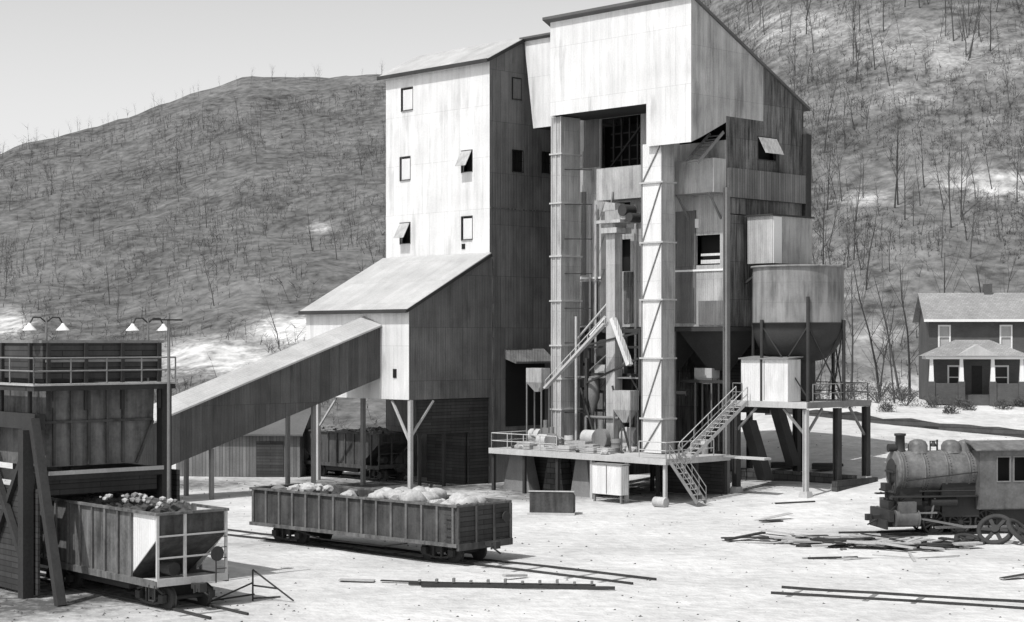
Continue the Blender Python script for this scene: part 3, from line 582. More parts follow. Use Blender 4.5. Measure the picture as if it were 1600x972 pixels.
# ================================================================ RAIL VEHICLES
def truck(t,cx,y0,y1,parent=None,z=0):
    tr=MB(); yc=(y0+y1)/2; g=.78
    for y in (yc-g-.25,yc+g+.25):
        for dx in (-.85,.85): tr.box(cx+dx-.16,cx+dx+.16,y-.09,y+.09,z+.3,z+.58)
        tr.beam((cx-.95,y,z+.62),(cx-.3,y,z+.85),.1,.09); tr.beam((cx+.95,y,z+.62),(cx+.3,y,z+.85),.1,.09); tr.beam((cx-.3,y,z+.85),(cx+.3,y,z+.85),.1,.09)
        tr.beam((cx-.95,y,z+.32),(cx-.3,y,z+.2),.1,.08); tr.beam((cx+.95,y,z+.32),(cx+.3,y,z+.2),.1,.08); tr.beam((cx-.3,y,z+.2),(cx+.3,y,z+.2),.1,.08)
        tr.box(cx-.3,cx-.2,y-.06,y+.06,z+.2,z+.85); tr.box(cx+.2,cx+.3,y-.06,y+.06,z+.2,z+.85)
    tr.box(cx-.2,cx+.2,yc-g-.2,yc+g+.2,z+.4,z+.75)
    o=t.part('truck',tr,'steeld')
    for dx in (-.85,.85):
        w=MB()
        for y in (yc-g,yc+g):
            s=1 if y>yc else -1
            w.cyl((cx+dx,y-.06*s,z+.42),(cx+dx,y+.06*s,z+.42),.42,n=22); w.cyl((cx+dx,y-.1*s,z+.42),(cx+dx,y-.06*s,z+.42),.46,n=22); w.cyl((cx+dx,y+.06*s,z+.42),(cx+dx,y+.1*s,z+.42),.16,n=12)
        w.cyl((cx+dx,yc-g,z+.42),(cx+dx,yc+g,z+.42),.08,n=8)
        t.part('wheelset',w,'steeld',o)
def coupler(t,x,yc,dr,z=0):
    mb=MB(); mb.box(min(x,x+dr*.5),max(x,x+dr*.5),yc-.09,yc+.09,z+.78,z+.98); mb.box(min(x+dr*.45,x+dr*.75),max(x+dr*.45,x+dr*.75),yc-.17,yc+.13,z+.72,z+1.04); mb.beam((x+dr*.6,yc-.3,z+.7),(x+dr*.6,yc-.3,z+1.0),.06); mb.cyl((x+dr*.05,yc+.35,z+.7),(x+dr*.5,yc+.4,z+.45),.04,n=6); t.part('coupler',mb,'steeld')
def hopper_car(fr,x0,L,y0,label,mat='carp',H=3.55,z=0,W=3.1,group='hopper cars',post='steelp',panel=None):
    t=T('hopper_car',label,'railway wagon',fr,(x0+L/2,y0+W/2,z),group=group); x1=x0+L; y1=y0+W; zb=z+1.15
    e=2.1; zk=2.75
    for y in (y0+.1,y1-.1-.04):
        xe_=x1-(e if panel else .05)
        mb=MB()
        if panel: mb.prism([(x0+.05,y,z+H),(xe_,y,z+H),(xe_,y,zb),(x0+e,y,zb),(x0+.05,y,z+zk)],(0,.04,0))
        else: mb.prism([(x0+.05,y,z+H),(xe_,y,z+H),(xe_,y,z+zk),(x1-e,y,zb),(x0+e,y,zb),(x0+.05,y,z+zk)],(0,.04,0))
        t.part('side_sheet',mb,mat)
        if panel: mb=MB(); mb.prism([(x1-e,y,z+H),(x1-.05,y,z+H),(x1-.05,y,z+zk),(x1-e,y,zb)],(0,.04,0)); t.part('lit_end_panel',mb,panel)  # end of the side sheet, direct sun put into a paler colour
    n=9
    for y in (y0+.06,y1-.06):
        mb=MB()
        for i in range(n):
            x=x0+.9+i*(L-1.8)/(n-1)
            if panel and i==n-1: continue
            mb.box(x-.05,x+.05,y-.05,y+.03,zb-.1,z+H+.02)
        mb.box(x0,x1,y-.07,y+.07,z+H,z+H+.1); mb.box(x0+.02,x1-.02,y-.06,y+.06,zb-.25,zb)
        t.part('side_stake',mb,mat)
    for xe,s in((x0,1),(x1,-1)):
        mb=MB(); mb.box(min(xe,xe+s*.12),max(xe,xe+s*.12),y0+.13,y1-.13,z+H,z+H+.1); t.part('end_rim',mb,mat)
        mb=MB(); mb.add([(xe+s*.12,y0+.15,z+H),(xe+s*.12,y1-.15,z+H),(xe+s*.12,y1-.15,z+2.7),(xe+s*.12,y0+.15,z+2.7)],[(0,1,2,3)])
        mb.prism([(xe+s*.12,y0+.15,z+2.7),(xe+s*.12,y1-.15,z+2.7),(xe+s*2.9,y1-.15,z+.95),(xe+s*2.9,y0+.15,z+.95)],(0,0,-.05)); t.part('slope_sheet',mb,'car')
        mb=MB(); mb.box(min(xe,xe+s*.2),max(xe,xe+s*.2),y0+.05,y1-.05,z+.95,z+1.22)
        for y in (y0+.1,y0+W*.4,y1-.1): mb.box(min(xe+s*.02,xe+s*.11),max(xe+s*.02,xe+s*.11),y-.05,y+.05,z+1.22,z+H)
        for zz in (1.95,2.75): mb.box(min(xe,xe+s*.04),max(xe,xe+s*.04),y0+.1,y1-.1,z+zz,z+zz+.06)
        mb.box(min(xe+s*.02,xe+s*1.5),max(xe+s*.02,xe+s*1.5),y0+.05,y1-.05,z+1.05,z+1.1)
        t.part('end_frame',mb,post)
    mb=MB(); mb.box(x0+2.9,x1-2.9,y0+.5,y1-.5,z+.55,z+.95); t.part('hopper_door',mb,'steeld')
    mb=MB(); mb.cyl((x1+.12,y1-.6,z+2.0),(x1+.16,y1-.6,z+2.0),.28,n=18); mb.cyl((x1+.05,y1-.6,z+.9),(x1+.05,y1-.6,z+2.0),.03,n=6); t.part('brake_wheel',mb,'steeld')
    mb=MB(); mb.cyl((x1-1.1,y0+1,z+1.5),(x1-.4,y0+1,z+1.5),.25,n=14); t.part('air_reservoir',mb,'steeld')
    mb=MB()
    for k in range(4): mb.box(x1+.03,x1+.08,y1-.55,y1-.15,z+1.4+k*.4,z+1.43+k*.4)
    mb.beam((x1-.1,y0+.0,z+.45),(x1-.1,y0+.0,z+1.0),.04); mb.beam((x1-.5,y0+.0,z+.45),(x1-.5,y0+.0,z+1.0),.04); mb.box(x1-.5,x1-.1,y0-.04,y0+.04,z+.42,z+.46); t.part('step_ladder',mb,'steeld')
    coupler(t,x1,(y0+y1)/2,1,z); coupler(t,x0,(y0+y1)/2,-1,z)
    truck(t,x0+1.3,y0,y1,z=z); truck(t,x1-1.3,y0,y1,z=z)
    return t
def pile(name,label,cat,fr,x0,x1,y0,y1,z,mat,hmax=.5,seed=1,n=140,r=(.1,.28)):
    rr=random.Random(seed); mb=MB()
    mb.box(x0,x1,y0,y1,z-.5,z)
    for i in range(n):
        x=rr.uniform(x0+.15,x1-.15); y=rr.uniform(y0+.15,y1-.15)
        k=math.sin((y-y0)/(y1-y0)*math.pi)*(.6+.4*math.sin(x*1.3+seed))
        mb.lump((x,y,z+k*hmax),rr.uniform(*r),i,(1,1,.7))
    return solo(name,label,cat,fr,mb,mat,kind='stuff')
d1=Vector((-.66,.75)).normalized(); aL=math.atan2(-d1.y,-d1.x) 
FL=frame((-18.2,67.0),aL)
hopper_car(FL,6.5-9.9,9.9,1.25,'weathered hopper car with dusty end frame under the timber bin','carp',panel='pale')
pile('coal_load','coal heap with pale dusty lumps filling a hopper car','coal',FL,-3.0,6.1,1.5,4.1,3.2,'coal',.45,3,200)
rr=random.Random(8)
for i in range(40):
    mb=MB(); r=rr.uniform(.05,.15); mb.lump((0,0,0),r,i+70,(1.2,1,.8),1); x=rr.uniform(.5,5.6); y=rr.uniform(1.9,3.8)
    solo('coal_lump','dusty pale grey lump on the coal in a hopper car','rock',FL@Matrix.Translation((x,y,3.62+.2*math.sin((y-1.5)*1.2)+r*.4)),mb,'rock' if i%2 else 'steel',group='dusty lumps on the coal')
hopper_car(FB,-33.8,9.5,-4.6,'dark rusty hopper car heaped with dusty stone beneath the annex','car',H=3.3,post='car')
pile('stone_load','pale grey dusty stone heap filling a hopper car','stone',FB,-33.4,-24.8,-4.3,-1.8,3.1,'steel',.5,5,260,(.15,.35))
# gondola
dg=Vector((-.74,.67)).normalized(); aG=math.atan2(-dg.y,-dg.x); FG=frame((-2.48,76.0),aG)
L_=14.2; W=3.5; g0,g1=1.0,2.6
FG=FG@Matrix.Translation((.2,-.1,0))
gd=T('gondola_car','rusty open gondola car loaded with pale boulders on a yard track','railway wagon',FG,(-6.6,1.7,0))
for y in (.05,W-.09):
    mb=MB(); mb.box(-L_+.05,-.05,y,y+.04,g0,g1); gd.part('side_sheet',mb,'car')
mb=MB(); mb.box(-L_+.05,-.05,.1,W-.1,g0,g0+.06); gd.part('floor',mb,'car')
for xe in (-.08,-L_+.03): mb=MB(); mb.box(xe,xe+.05,.1,W-.1,g0+.07,g1); gd.part('end_door',mb,'board')
for y0_ in (-.05,W-.05):
    mb=MB()
    for i in range(15):
        x=-.25-i*(L_-.5)/14
        mb.box(x-.06,x+.06,y0_,y0_+.1,g0-.1 if 1<i<13 else g0,g1)
    gd.part('side_stakes',mb,'carp')
for y in (-.06,W-.08):
    for b_ in ((-L_,0,y,y+.14,g1+.001,g1+.1),(-L_,0,y,y+.14,g0-.16,g0-.001)):
        mb=MB(); mb.box(*b_); gd.part('side_sill',mb,'carp')
for xe in (-.1,-L_):
    mb=MB(); mb.box(xe,xe+.1,.08,W-.08,g1,g1+.1); gd.part('end_rim',mb,'carp')
mb=MB()
for y in (.0,W*.33,W*.66,W-.1): mb.box(-.02,.08,y,y+.1,g0,g1)
mb.box(-.05,.12,.0,W,g0-.3,g0)
gd.part('end_sill',mb,'car')
mb=MB(); mb.box(-L_+2.5,-2.5,W/2-.4,W/2+.4,.6,g0-.01); mb.beam((-L_+3.4,.25,g0-.25),(-L_+5,.25,.5),.06); mb.beam((-L_+5,.25,.5),(-5,.25,.5),.06); mb.beam((-5,.25,.5),(-3.4,.25,g0-.25),.06); gd.part('underframe',mb,'steeld')
mb=MB(); mb.cyl((.15,W-.5,2.0),(.2,W-.5,2.0),.25,n=16); gd.part('brake_wheel',mb,'steeld')
mb=MB()
for k in range(4): mb.box(-.7,-.3,-.12,-.09,g0+.1+k*.38,g0+.14+k*.38)
gd.part('grab_irons',mb,'steeld')
coupler(gd,.1,W/2,1); coupler(gd,-L_,W/2,-1); truck(gd,-1.9,.1,W-.1,z=.02); truck(gd,-L_+1.9,.1,W-.1,z=.02)
pile('rubble_load','dark rubble bed inside the gondola car','rubble',FG,-L_+.3,-.3,.2,W-.2,2.25,'coal',.25,9,230,(.12,.3))
rr=random.Random(4)
for i in range(66):
    near=i<20
    x=rr.uniform(-6.0,-1.0) if near else -.9-rr.random()*(L_-1.7); y=rr.uniform(.6,W-.6)
    mb=MB(); r=rr.uniform(.32,.52) if near else rr.uniform(.14,.36); mb.lump((0,0,0),r,i+20,(1.3,1,.8),2)
    pal=rr.random()<.8 or near
    mb.smf=[near]*len(mb.smf)
    ob=solo('boulder','pale rounded boulder on the rubble in the gondola car' if pal else 'darker stone on the rubble in the gondola car','rock',FG@Matrix.Translation((x,y,2.45+r*.4+.15*math.sin(x)))@Matrix.Rotation(rr.random()*6,4,'Z'),mb,'rock' if pal else 'steel',group='boulders loaded in the gondola')
# ================================================================ TRACKS
def track(p,q,label,up=.09):
    p=Vector(p+(0,));q=Vector(q+(0,)); d=(q-p); L=d.length; ang=math.atan2(d.y,d.x)
    fr=frame((p.x,p.y,0),ang); t=T('railway_track',label,'railway track',fr,(L/2,0,0))
    def tz(x,y):
        w=fr@Vector((x,y,0)); return terr(w.x,w.y)
    n=int(L/2)+1
    for y in (-.78,.78):
        mb=MB()
        for i in range(n):
            a=i*L/n;b=(i+1)*L/n; mb.beam((a,y,tz(a,y)+up-.06),(b,y,tz(b,y)+up-.06),.08,.14)
        t.part('rail',mb,'steeld')
    mb=MB()
    for i in range(int(L/.6)):
        x=i*.6+.2; z=tz(x,0); mb.box(x-.11,x+.11,-1.25,1.25,z-.2,z-.02+.03*math.sin(i*2.3))
    o=t.part('sleepers',mb,'steel'); o['kind']='stuff'
    return t
def ptw(fr,x,y): w=fr@Vector((x,y,0)); return (w.x,w.y)
track(ptw(FG,-34,W/2),ptw(FG,9,W/2),'yard track half buried in pale cinders under the gondola car')
track(ptw(FL,-16,2.8),ptw(FL,9,2.8),'loading track running under the timber bin')
track(ptw(FB,-48,-3.05),ptw(FB,-20,-3.05),'track passing beneath the breaker tower annex')
track((10.5,68.6),(26,61.6),'bare track crossing the open yard')
# ================================================================ TIMBER LOADING BIN
lb=T('timber_loading_bin','dark timber loading bin with railed top deck over the track','loading bin',FL,(-8,2.6,0))
E=5.15; LB=-18
for b_ in ((LB,0,-.0,.06,8.45,9.85),(-.06,0,.07,E,8.45,9.85),(LB,0,E+.01,E+.07,8.45,9.85)):
    mb=MB(); mb.box(*b_); lb.part('parapet',mb,'board')
mb=MB(); mb.box(-15,-.1,.1,E,8.3,8.44); lb.part('top_deck',mb,'wood')
for b_ in ((-.1,.08,-.08,E+.12,9.85,9.96),(LB,-.11,-.08,.1,9.85,9.96),(.02,.1,.1,E,9.1,9.2)):
    mb=MB(); mb.box(*b_); lb.part('cap_rail',mb,'steel')
for y in (.2,1.8,3.4,E-.1): mb=MB(); mb.box(.01,.14,y-.07,y+.07,7.2,9.85); lb.part('post',mb,'wood')
for i in range(7): mb=MB(); mb.box(-1-i*2.5,-.86-i*2.5,-.13,-.01,7.0,9.85); lb.part('post',mb,'wood')
mb=MB(); mb.box(LB,.75,-.75,-.08,8.2,8.27); mb.box(.02,.75,-.08,E+.4,8.2,8.27); lb.part('walkway',mb,'plank')
mb=MB(); mb.box(.06,.7,-.7,E+.3,8.0,8.19); mb.box(LB,.0,-.7,-.1,8.0,8.19); lb.part('walkway_joist',mb,'wood')
mb=MB(); rail_line(mb,[(.7,-.7,8.27),(.7,E+.3,8.27)],hs=(.5,1.0)); lb.part('railing',mb,'steel')
mb=MB(); rail_line(mb,[(LB,-.7,8.27),(.7,-.7,8.27)],hs=(.5,1.0),step=2.2); lb.part('railing',mb,'steel')
mb=MB()
mb.prism([(-.3,.3,8.15),(-.3,E-.1,8.15),(-.3,E-.15,6.6),(-.3,E-.9,5.0),(-.3,.3,5.0)],(-15,0,0)); lb.part('bin_body',mb,'carp')
mb=MB()
for y in (.6,1.35,2.1,2.9,3.6): mb.box(-.29,-.2,y-.05,y+.05,5.05,8.0)
mb.beam((-.24,E-.2,6.7),(-.24,E-.95,5.0),.1); mb.box(-.29,-.18,.2,E-.2,6.7,6.8)
lb.part('bin_stiffener',mb,'car')
for b_ in ((-.3,.1,.0,E+.1,4.5,4.85),(LB,.05,-.35,.1,6.5,7.1),(LB,-.31,-.15,.15,4.4,4.8),(LB,-.31,E-.1,E+.1,4.5,4.8)):
    mb=MB(); mb.box(*b_); lb.part('cross_beam',mb,'wood')
mb=MB(); mb.box(.1,.13,.2,E+.1,4.7,4.86); lb.part('beam_cap',mb,'steelp')
for x in (-.2,-4.5,-9,-13.5,-17.5):
    for y in (-.6,E+.3):
        mb=MB(); mb.box(x-.22,x+.22,y-.22,y+.22,-.1,8.0 if y>1 else 6.5); lb.part('timber_post',mb,'wood')
for p,q,w in (((0.05,-.4,6.9),(2.6,-.55,0),.34),((-.3,-.5,1),(-4.4,-.5,6.4),.24),((-4.6,-.5,1),(-9,-.5,6.4),.24),((-4.4,-.4,.5),(-.3,-.4,6.2),.2)):
    mb=MB(); mb.beam(p,q,w); lb.part('diagonal_brace',mb,'wood')
mb=MB(); mb.box(-15,.2,-.3,-0.2,.1,4.2); lb.part('plank_wall',mb,'board')
mb=MB(); mb.box(-.2,-.1,.1,E-.1,3.9,4.49); lb.part('skirt_board',mb,'board')
mb=MB(); mb.prism([(-.5,1.2,4.45),(-.5,3.6,4.45),(-.5,3.0,3.95),(-.5,1.8,3.95)],(-2,0,0)); lb.part('discharge_gate',mb,'steeld')
mb=MB(); mb.box(-14,-.4,E+1.0,E+1.15,0,4.6); lb.part('rear_screen',mb,'board')
def lamp(y,x=.2,h=11.6,base=8.3,label='twin gooseneck floodlight with pale shades on a slim pole'):
    s=T('flood_lamp',label,'lamp',FL,(x,y,base),group='lamps on the loading bin')
    mb=MB(); mb.cyl((x,y,base),(x,y,h-.45),.05,n=8); s.part('pole',mb,'steel')
    for k in (-1,1):
        mb=MB(); pts=[(x,y,h-.65),(x,y+k*.25,h-.45),(x,y+k*.55,h-.45),(x,y+k*.7,h-.72)]
        for a,b in zip(pts,pts[1:]): mb.cyl(a,b,.03,n=6)
        arm=s.part('arm',mb,'steeld')
        mb=MB(); mb.rev([(.05,.18),(.09,.1),(.26,-.08),(.28,-.12),(.24,-.1)],(x,y+k*.7,h-.85),n=16); s.part('lamp_shade',mb,'white',arm)
lamp(.35,x=-.4,h=11.3); lamp(E-.5,x=-.1,h=11.3)
s=T('lamp_mast','tall slim steel pole rising beside the loading bin','pole',FL,(.3,E-.2,0)); mb=MB(); mb.cyl((.85,E-.1,0),(.85,E-.1,11.0),.08,.06,n=10); s.part('pole',mb,'steel'); mb=MB(); mb.box(.78,.92,E-.9,E+.5,10.75,10.81); s.part('cross_arm',mb,'steeld')
fn=T('pipe_barrier','broken pipe barrier leaning in the cinders','barrier',I4,(-9.5,66,0)); mb=MB()
for p,q in(((-9.9,66,0),(-9.9,66,1.2)),((-8.3,65.7,.05),(-9.9,66,1.2)),((-9.9,66,.1),(-8.9,66.4,.1)),((-9.9,66,.6),(-8.9,65.8,.5)),((-11.4,65.4,.1),(-9.9,66.4,.2)),((-11.4,65,.1),(-9.9,66,.7))): mb.cyl(p,q,.035,n=8)
fn.part('pipe',mb,'steeld')
# ================================================================ SHED behind conveyor
FS=frame((-24.5,126.0),math.radians(-6)); sd=T('storage_shed','low dark storage shed with gabled roof beneath the conveyor','shed',FS,(5,3,0))
mb=MB(); mb.box(0,9.2,0,6,0,3.1); mb.prism([(9.2,0,3.1),(9.2,6,3.1),(9.2,3,4.6)],(.05,0,0)); mb.prism([(-.05,0,3.1),(-.05,6,3.1),(-.05,3,4.6)],(.05,0,0)); sd.part('wall',mb,'vboard')
mb=MB(); mb.prism([(-.3,-.4,3.0),(-.3,3,4.75),(-.3,6.4,3.0),(-.3,6.4,3.12),(-.3,3,4.9),(-.3,-.4,3.12)],(9.8,0,0)); sd.part('roof',mb,'roofd')
mb=MB(); mb.box(6,8,-.06,-.01,0,2.6); sd.part('door',mb,'board')
# ================================================================ LOCOMOTIVE
lx,ly=18.9,88.4; lz=terr(lx+3,ly)
FLc=frame((lx,ly,0),math.radians(9)); lo=T('steam_locomotive','small dusty black saddle tank steam locomotive with cab and domes','locomotive',FLc,(4,0,lz)); z=lz
BC=z+3.2; BE=4.6
mb=MB(); mb.rev([(.01,.55),(.75,.55),(.98,.6),(1.05,.62),(1.05,.7)],(0,0,BC),axis='x',n=36); mb.rev([(1.05,.7),(1.05,BE+.2)],(0,0,BC),axis='x',n=36); 
for xx in (.75,1.9,3.1,4.3): mb.rev([(1.05,xx),(1.085,xx),(1.085,xx+.1),(1.05,xx+.1)],(0,0,BC),axis='x',n=36)
bo=lo.part('boiler',mb,'locog')
mb=MB(); mb.rev([(.01,.48),(.6,.48),(.66,.54)],(0,0,BC),axis='x',n=28); mb.box(.40,.47,-.6,.6,BC-.05,BC+.05); mb.box(.40,.47,-.05,.05,BC-.6,BC-.06); lo.part('smokebox_door',mb,'locod',bo)
mb=MB()
for a in range(20):
    for xx in (.8,1.95,3.15,4.35):
        t_=a/20*math.pi-math.pi/2; mb.lump((xx+.2,-1.06*math.cos(t_*.9),BC+1.06*math.sin(t_*.9)),.03,0,sub=1)
lo.part('rivets',mb,'locod',bo)
mb=MB(); mb.rev([(.34,.0),(.24,.2),(.24,.85),(.3,.88),(.3,.98),(.22,.98)],(1.0,0,BC+.95),n=20); lo.part('smokestack',mb,'locod')
for xx,r,h in((1.95,.5,.66),(3.75,.5,.62)):
    mb=MB(); mb.rev([(r*1.15,0),(r,.15),(r,h*.6),(r*.8,h*.9),(r*.4,h*1.05),(.01,h*1.08)],(xx,0,BC+.93),n=22); lo.part('dome',mb,'locog')
mb=MB(); mb.rev([(.4,0),(.36,.1),(.36,.45),(.25,.6),(.01,.65)],(4.5,0,BC+.95),n=18); lo.part('sand_dome',mb,'locog')
mb=MB(); mb.cyl((3.0,0,BC+1.0),(3.0,0,BC+1.6),.05,n=8); mb.rev([(.16,0),(.14,.1),(.07,.25),(.01,.28)],(2.8,0,BC+1.25),n=12); mb.box(2.6,3.05,-.03,.03,BC+1.5,BC+1.55); mb.box(2.6,2.65,-.03,.03,BC+1.0,BC+1.5); lo.part('bell',mb,'locod')
mb=MB(); mb.box(.7,.75,-.2,.2,BC+1.0,BC+1.05); mb.cyl((.35,0,BC+1.2),(.75,0,BC+1.2),.2,n=16); lo.part('headlight',mb,'locod')
mb=MB(); mb.box(0.1,8.0,-1.25,-.9,z+1.95,z+2.02); mb.box(.1,8.0,.9,1.25,z+1.95,z+2.02); mb.box(-.1,.15,-1.35,1.35,z+.75,z+1.3); mb.box(.16,8.2,-.55,.55,z+.4,z+1.7); mb.box(.6,1.9,-.7,.7,z+1.5,BC-.6); mb.box(2.9,4.9,-.88,.88,z+.9,BC-.3); mb.box(2.1,2.9,-.5,.5,z+1.7,BC-.6); lo.part('frame',mb,'locod')
mb=MB(); mb.beam((.1,-1.05,z+1.3),(.9,-1.05,z+2.0),.06); mb.box(-.2,-.11,-1.2,1.2,z+.35,z+.8); lo.part('buffer_beam',mb,'locod')
mb=MB()
for i in range(9):
    mb.cyl((.25+.03*i,-.9+.2*i,z+1.8),(.45,-.9+.2*i,z+2.3+.25*math.sin(i)),.04,n=6)
mb.cyl((.3,-1.0,z+2.2),(.3,1.0,z+2.2),.06,n=8); mb.cyl((.4,-.9,z+2.1),(.4,-.9,z+3.6),.05,n=8); mb.box(.1,.4,-.3,.4,z+2.25,z+2.6); lo.part('front_fittings',mb,'locod')
for y in (-1.2,1.2):
    mb=MB(); mb.cyl((.3,y,z+.9),(1.4,y,z+.9),.38,n=20); mb.cyl((.23,y,z+.9),(.3,y,z+.9),.43,n=20); mb.cyl((1.4,y,z+.9),(1.47,y,z+.9),.43,n=20); mb.box(.45,1.3,y-.25,y+.25,z+1.2,z+1.75); lo.part('cylinder_block',mb,'loco')
for xx in (2.5,3.9,5.3):
    for y in (-.78,.78):
        s_=-1 if y<0 else 1
        mb=MB(); r=.62
        mb.rev([(r+.03,-.08),(r,-.02),(r,.07),(r-.09,.07),(r-.09,-.08)],(0,0,0),n=28)
        for k in range(12):
            a=k*math.pi/6; mb.beam((0,0,0),(math.cos(a)*(r-.05),math.sin(a)*(r-.05),0),.07,.06)
        mb.cyl((0,0,-.09),(0,0,.1),.13,n=12); mb.box(-.2,.2,-r+.1,-.3,-.05,.05)
        Mx=Matrix.Translation((xx,y,z+.64))@Matrix.Rotation(math.pi/2*(1 if s_<0 else -1),4,'X'); mb.v=[Mx@v for v in mb.v]
        lo.part('driving_wheel',mb,'locod')
for y in (-.98,.98):
    mb=MB(); mb.beam((2.5,y,z+.4),(5.3,y,z+.4),.06,.13); mb.beam((1.5,y*1.12,z+.9),(3.9,y*1.12,z+.45),.06,.11); mb.box(1.48,2.5,y*1.2-.05,y*1.2+.05,z+1.12,z+1.2); mb.beam((2.4,y*1.15,z+1.9),(2.2,y*1.15,z+.9),.06,.08)
    lo.part('connecting_rod',mb,'steel')
cx0,cx1=4.7,8.2; cw=1.4; cz0,cz1=z+1.35,z+4.3
mb=MB(); hl=[(cx0+.95,cx0+1.6,z+2.75,z+3.95),(cx0+1.85,cx0+2.5,z+2.75,z+3.95)]
mb.panel(lambda s,d,zz:(s,-cw-d,zz),cx0,cx1-.2,cz0,cz1,hl,rev=.06); mb.panel(lambda s,d,zz:(s,cw+d,zz),cx0,cx1-.2,cz0,cz1,[],rev=.06)
mb.panel(lambda s,d,zz:(cx0-d,s,zz),-cw,cw,cz0,cz1,[]); mb.box(cx0,cx1,-cw+.02,cw-.02,z+1.3,z+1.36)
cab=lo.part('cab',mb,'loco')
mb=MB(); mb.box(cx0+.1,cx1-.6,-cw+.5,-cw+.6,z+1.4,z+4.25); lo.part('dark_interior',mb,'black',cab)
mb=MB(); n=10; pts=[(cx0-.3,-cw-.2+i*(2*cw+.4)/n,cz1+.0+.38*math.sin(math.pi*i/n)) for i in range(n+1)]; pts2=[(p[0],p[1],p[2]+.06) for p in pts][::-1]
mb.prism(pts+pts2,(cx1-cx0+.3,0,0)); lo.part('roof',mb,'locog',cab)
for a,b,c_,d_ in hl:
    mb=MB(); mb.box(a,b,-cw-.03,-cw+.02,c_-.06,c_); mb.box(a,b,-cw-.03,-cw+.02,d_,d_+.06); mb.box(a-.06,a,-cw-.03,-cw+.02,c_-.06,d_+.06); mb.box(b,b+.06,-cw-.03,-cw+.02,c_-.06,d_+.06)
    lo.part('window_frame',mb,'steel',cab)
mb=MB(); mb.cyl((cx1-.55,-cw-.05,z+.9),(cx1-.55,-cw-.05,z+3.6),.025,n=6); 
for k in range(4): mb.box(cx1-.9,cx1-.4,-cw-.2,-cw-.02,z+.5+k*.3,z+.53+k*.3)
lo.part('step',mb,'locod',cab)
coupler(lo,-.1,0,-1,z)
mb=MB(); mb.cyl((1.6,-1.08,z+2.25),(4.6,-1.12,z+2.25),.04,n=6); mb.cyl((2.2,-1.0,z+1.7),(3.6,-1.0,z+1.7),.22,n=14); mb.cyl((.9,-1.05,z+2.8),(4.7,-1.12,z+3.2),.03,n=6); lo.part('pipe',mb,'locod')
track(ptw(FLc,-2,0),ptw(FLc,22,0),'track beneath the small steam locomotive')
for k,(X0,Y0,tl,r,rz) in enumerate(((23.7,84.7,.85,.9,-.5),(24.8,84.2,.75,.85,.9),(22.4,84.6,.25,.75,.3))):
    zz=terr(X0,Y0)
    w=T('scrap_wheel','spoked iron wheel leaning in scrap beside the locomotive','wheel',I4,(X0,Y0,zz),group='scrap wheels')
    mb=MB(); mb.rev([(r,-.08),(r,.1),(r-.2,.1),(r-.2,-.08),(r,-.08)],(0,0,0),n=30)
    Mx=Matrix.Translation((X0,Y0,zz+r*math.sin(tl)*.96))@Matrix.Rotation(rz,4,'Z')@Matrix.Rotation(tl,4,'X'); mb.v=[Mx@v for v in mb.v]; w.part('rim',mb,'steeld')
    mb=MB(); mb.cyl((0,0,-.1),(0,0,.14),.22,n=12)
    for j in range(6): a=j*math.pi/3; mb.beam((0,0,0),(math.cos(a)*(r-.1),math.sin(a)*(r-.1),0),.18,.07)
    mb.v=[Mx@v for v in mb.v]; w.part('spokes',mb,'steeld')
# ================================================================ SCRAP TIMBERS
def planks(cx,cy,n,spread,seed,L=(1.0,2.8),dk_=.45,lift=.15,wd=(.15,.5)):
    rr=random.Random(seed)
    for i in range(n):
        x=cx+rr.gauss(0,spread[0]); y=cy+rr.gauss(0,spread[1]); a=rr.gauss(.1,.5); l=rr.uniform(*L); z=terr(x,y)
        mb=MB(); w=rr.uniform(*wd); h=rr.uniform(.03,.09); mb.box(-l/2,l/2,-w/2,w/2,0,h)
        lab_,m_=('dark plank lying on the pale cinders','wood') if rr.random()<dk_ else ('bleached plank lying on the pale cinders','plank')
        solo('plank',lab_,'plank',Matrix.Translation((x,y,z+.01+rr.random()*lift))@Matrix.Rotation(a,4,'Z')@Matrix.Rotation(rr.gauss(0,.06),4,'Y'),mb,m_,group='scrap planks in the yard')
planks(18.8,83.6,34,(1.3,.8),1,wd=(.2,.7),lift=.3); planks(16.0,85.2,26,(1.6,.8),2,dk_=.35,wd=(.15,.6)); planks(20.6,82.8,14,(1.1,.5),9,wd=(.2,.8)); planks(13.2,86,5,(1.0,.6),3); planks(18,98,3,(3,2),5,dk_=.2); planks(21,73,3,(2,1),6); planks(-1,70.8,3,(3,.5),8,dk_=.2); planks(16,78.6,6,(1.4,.2),12,(1.5,3.2),lift=.03,wd=(.08,.2))
rr=random.Random(44)
for i in range(22):
    x=18.6+rr.gauss(0,1.5); y=83.8+rr.gauss(0,.8); mb=MB(); r=rr.uniform(.12,.35); mb.lump((0,0,0),r,i+140,(1.6,1.1,.5),1)
    solo('scrap_lump','crumpled dark scrap metal lump among the planks','scrap',Matrix.Translation((x,y,terr(x,y)+r*.2)),mb,'steeld' if i%2 else 'carp',group='scrap metal lumps')
FR=frame((-4.2,70.2,.02),math.radians(-6)); rt=T('loose_rail_panel','rusty rail with bolted tie plates lying in the cinders','rail',FR,(4,0,0))
for b_ in ((0,7.6,-.05,.05,.0,.14),(.6,8.4,-.55,-.45,0,.13)): mb=MB(); mb.box(*b_); rt.part('rail',mb,'steeld')
for i in range(11): mb=MB(); mb.box(.4+i*.7,.5+i*.7,-.12,.14,.141,.22+.04*(i%3)); rt.part('tie_plate',mb,'steel')
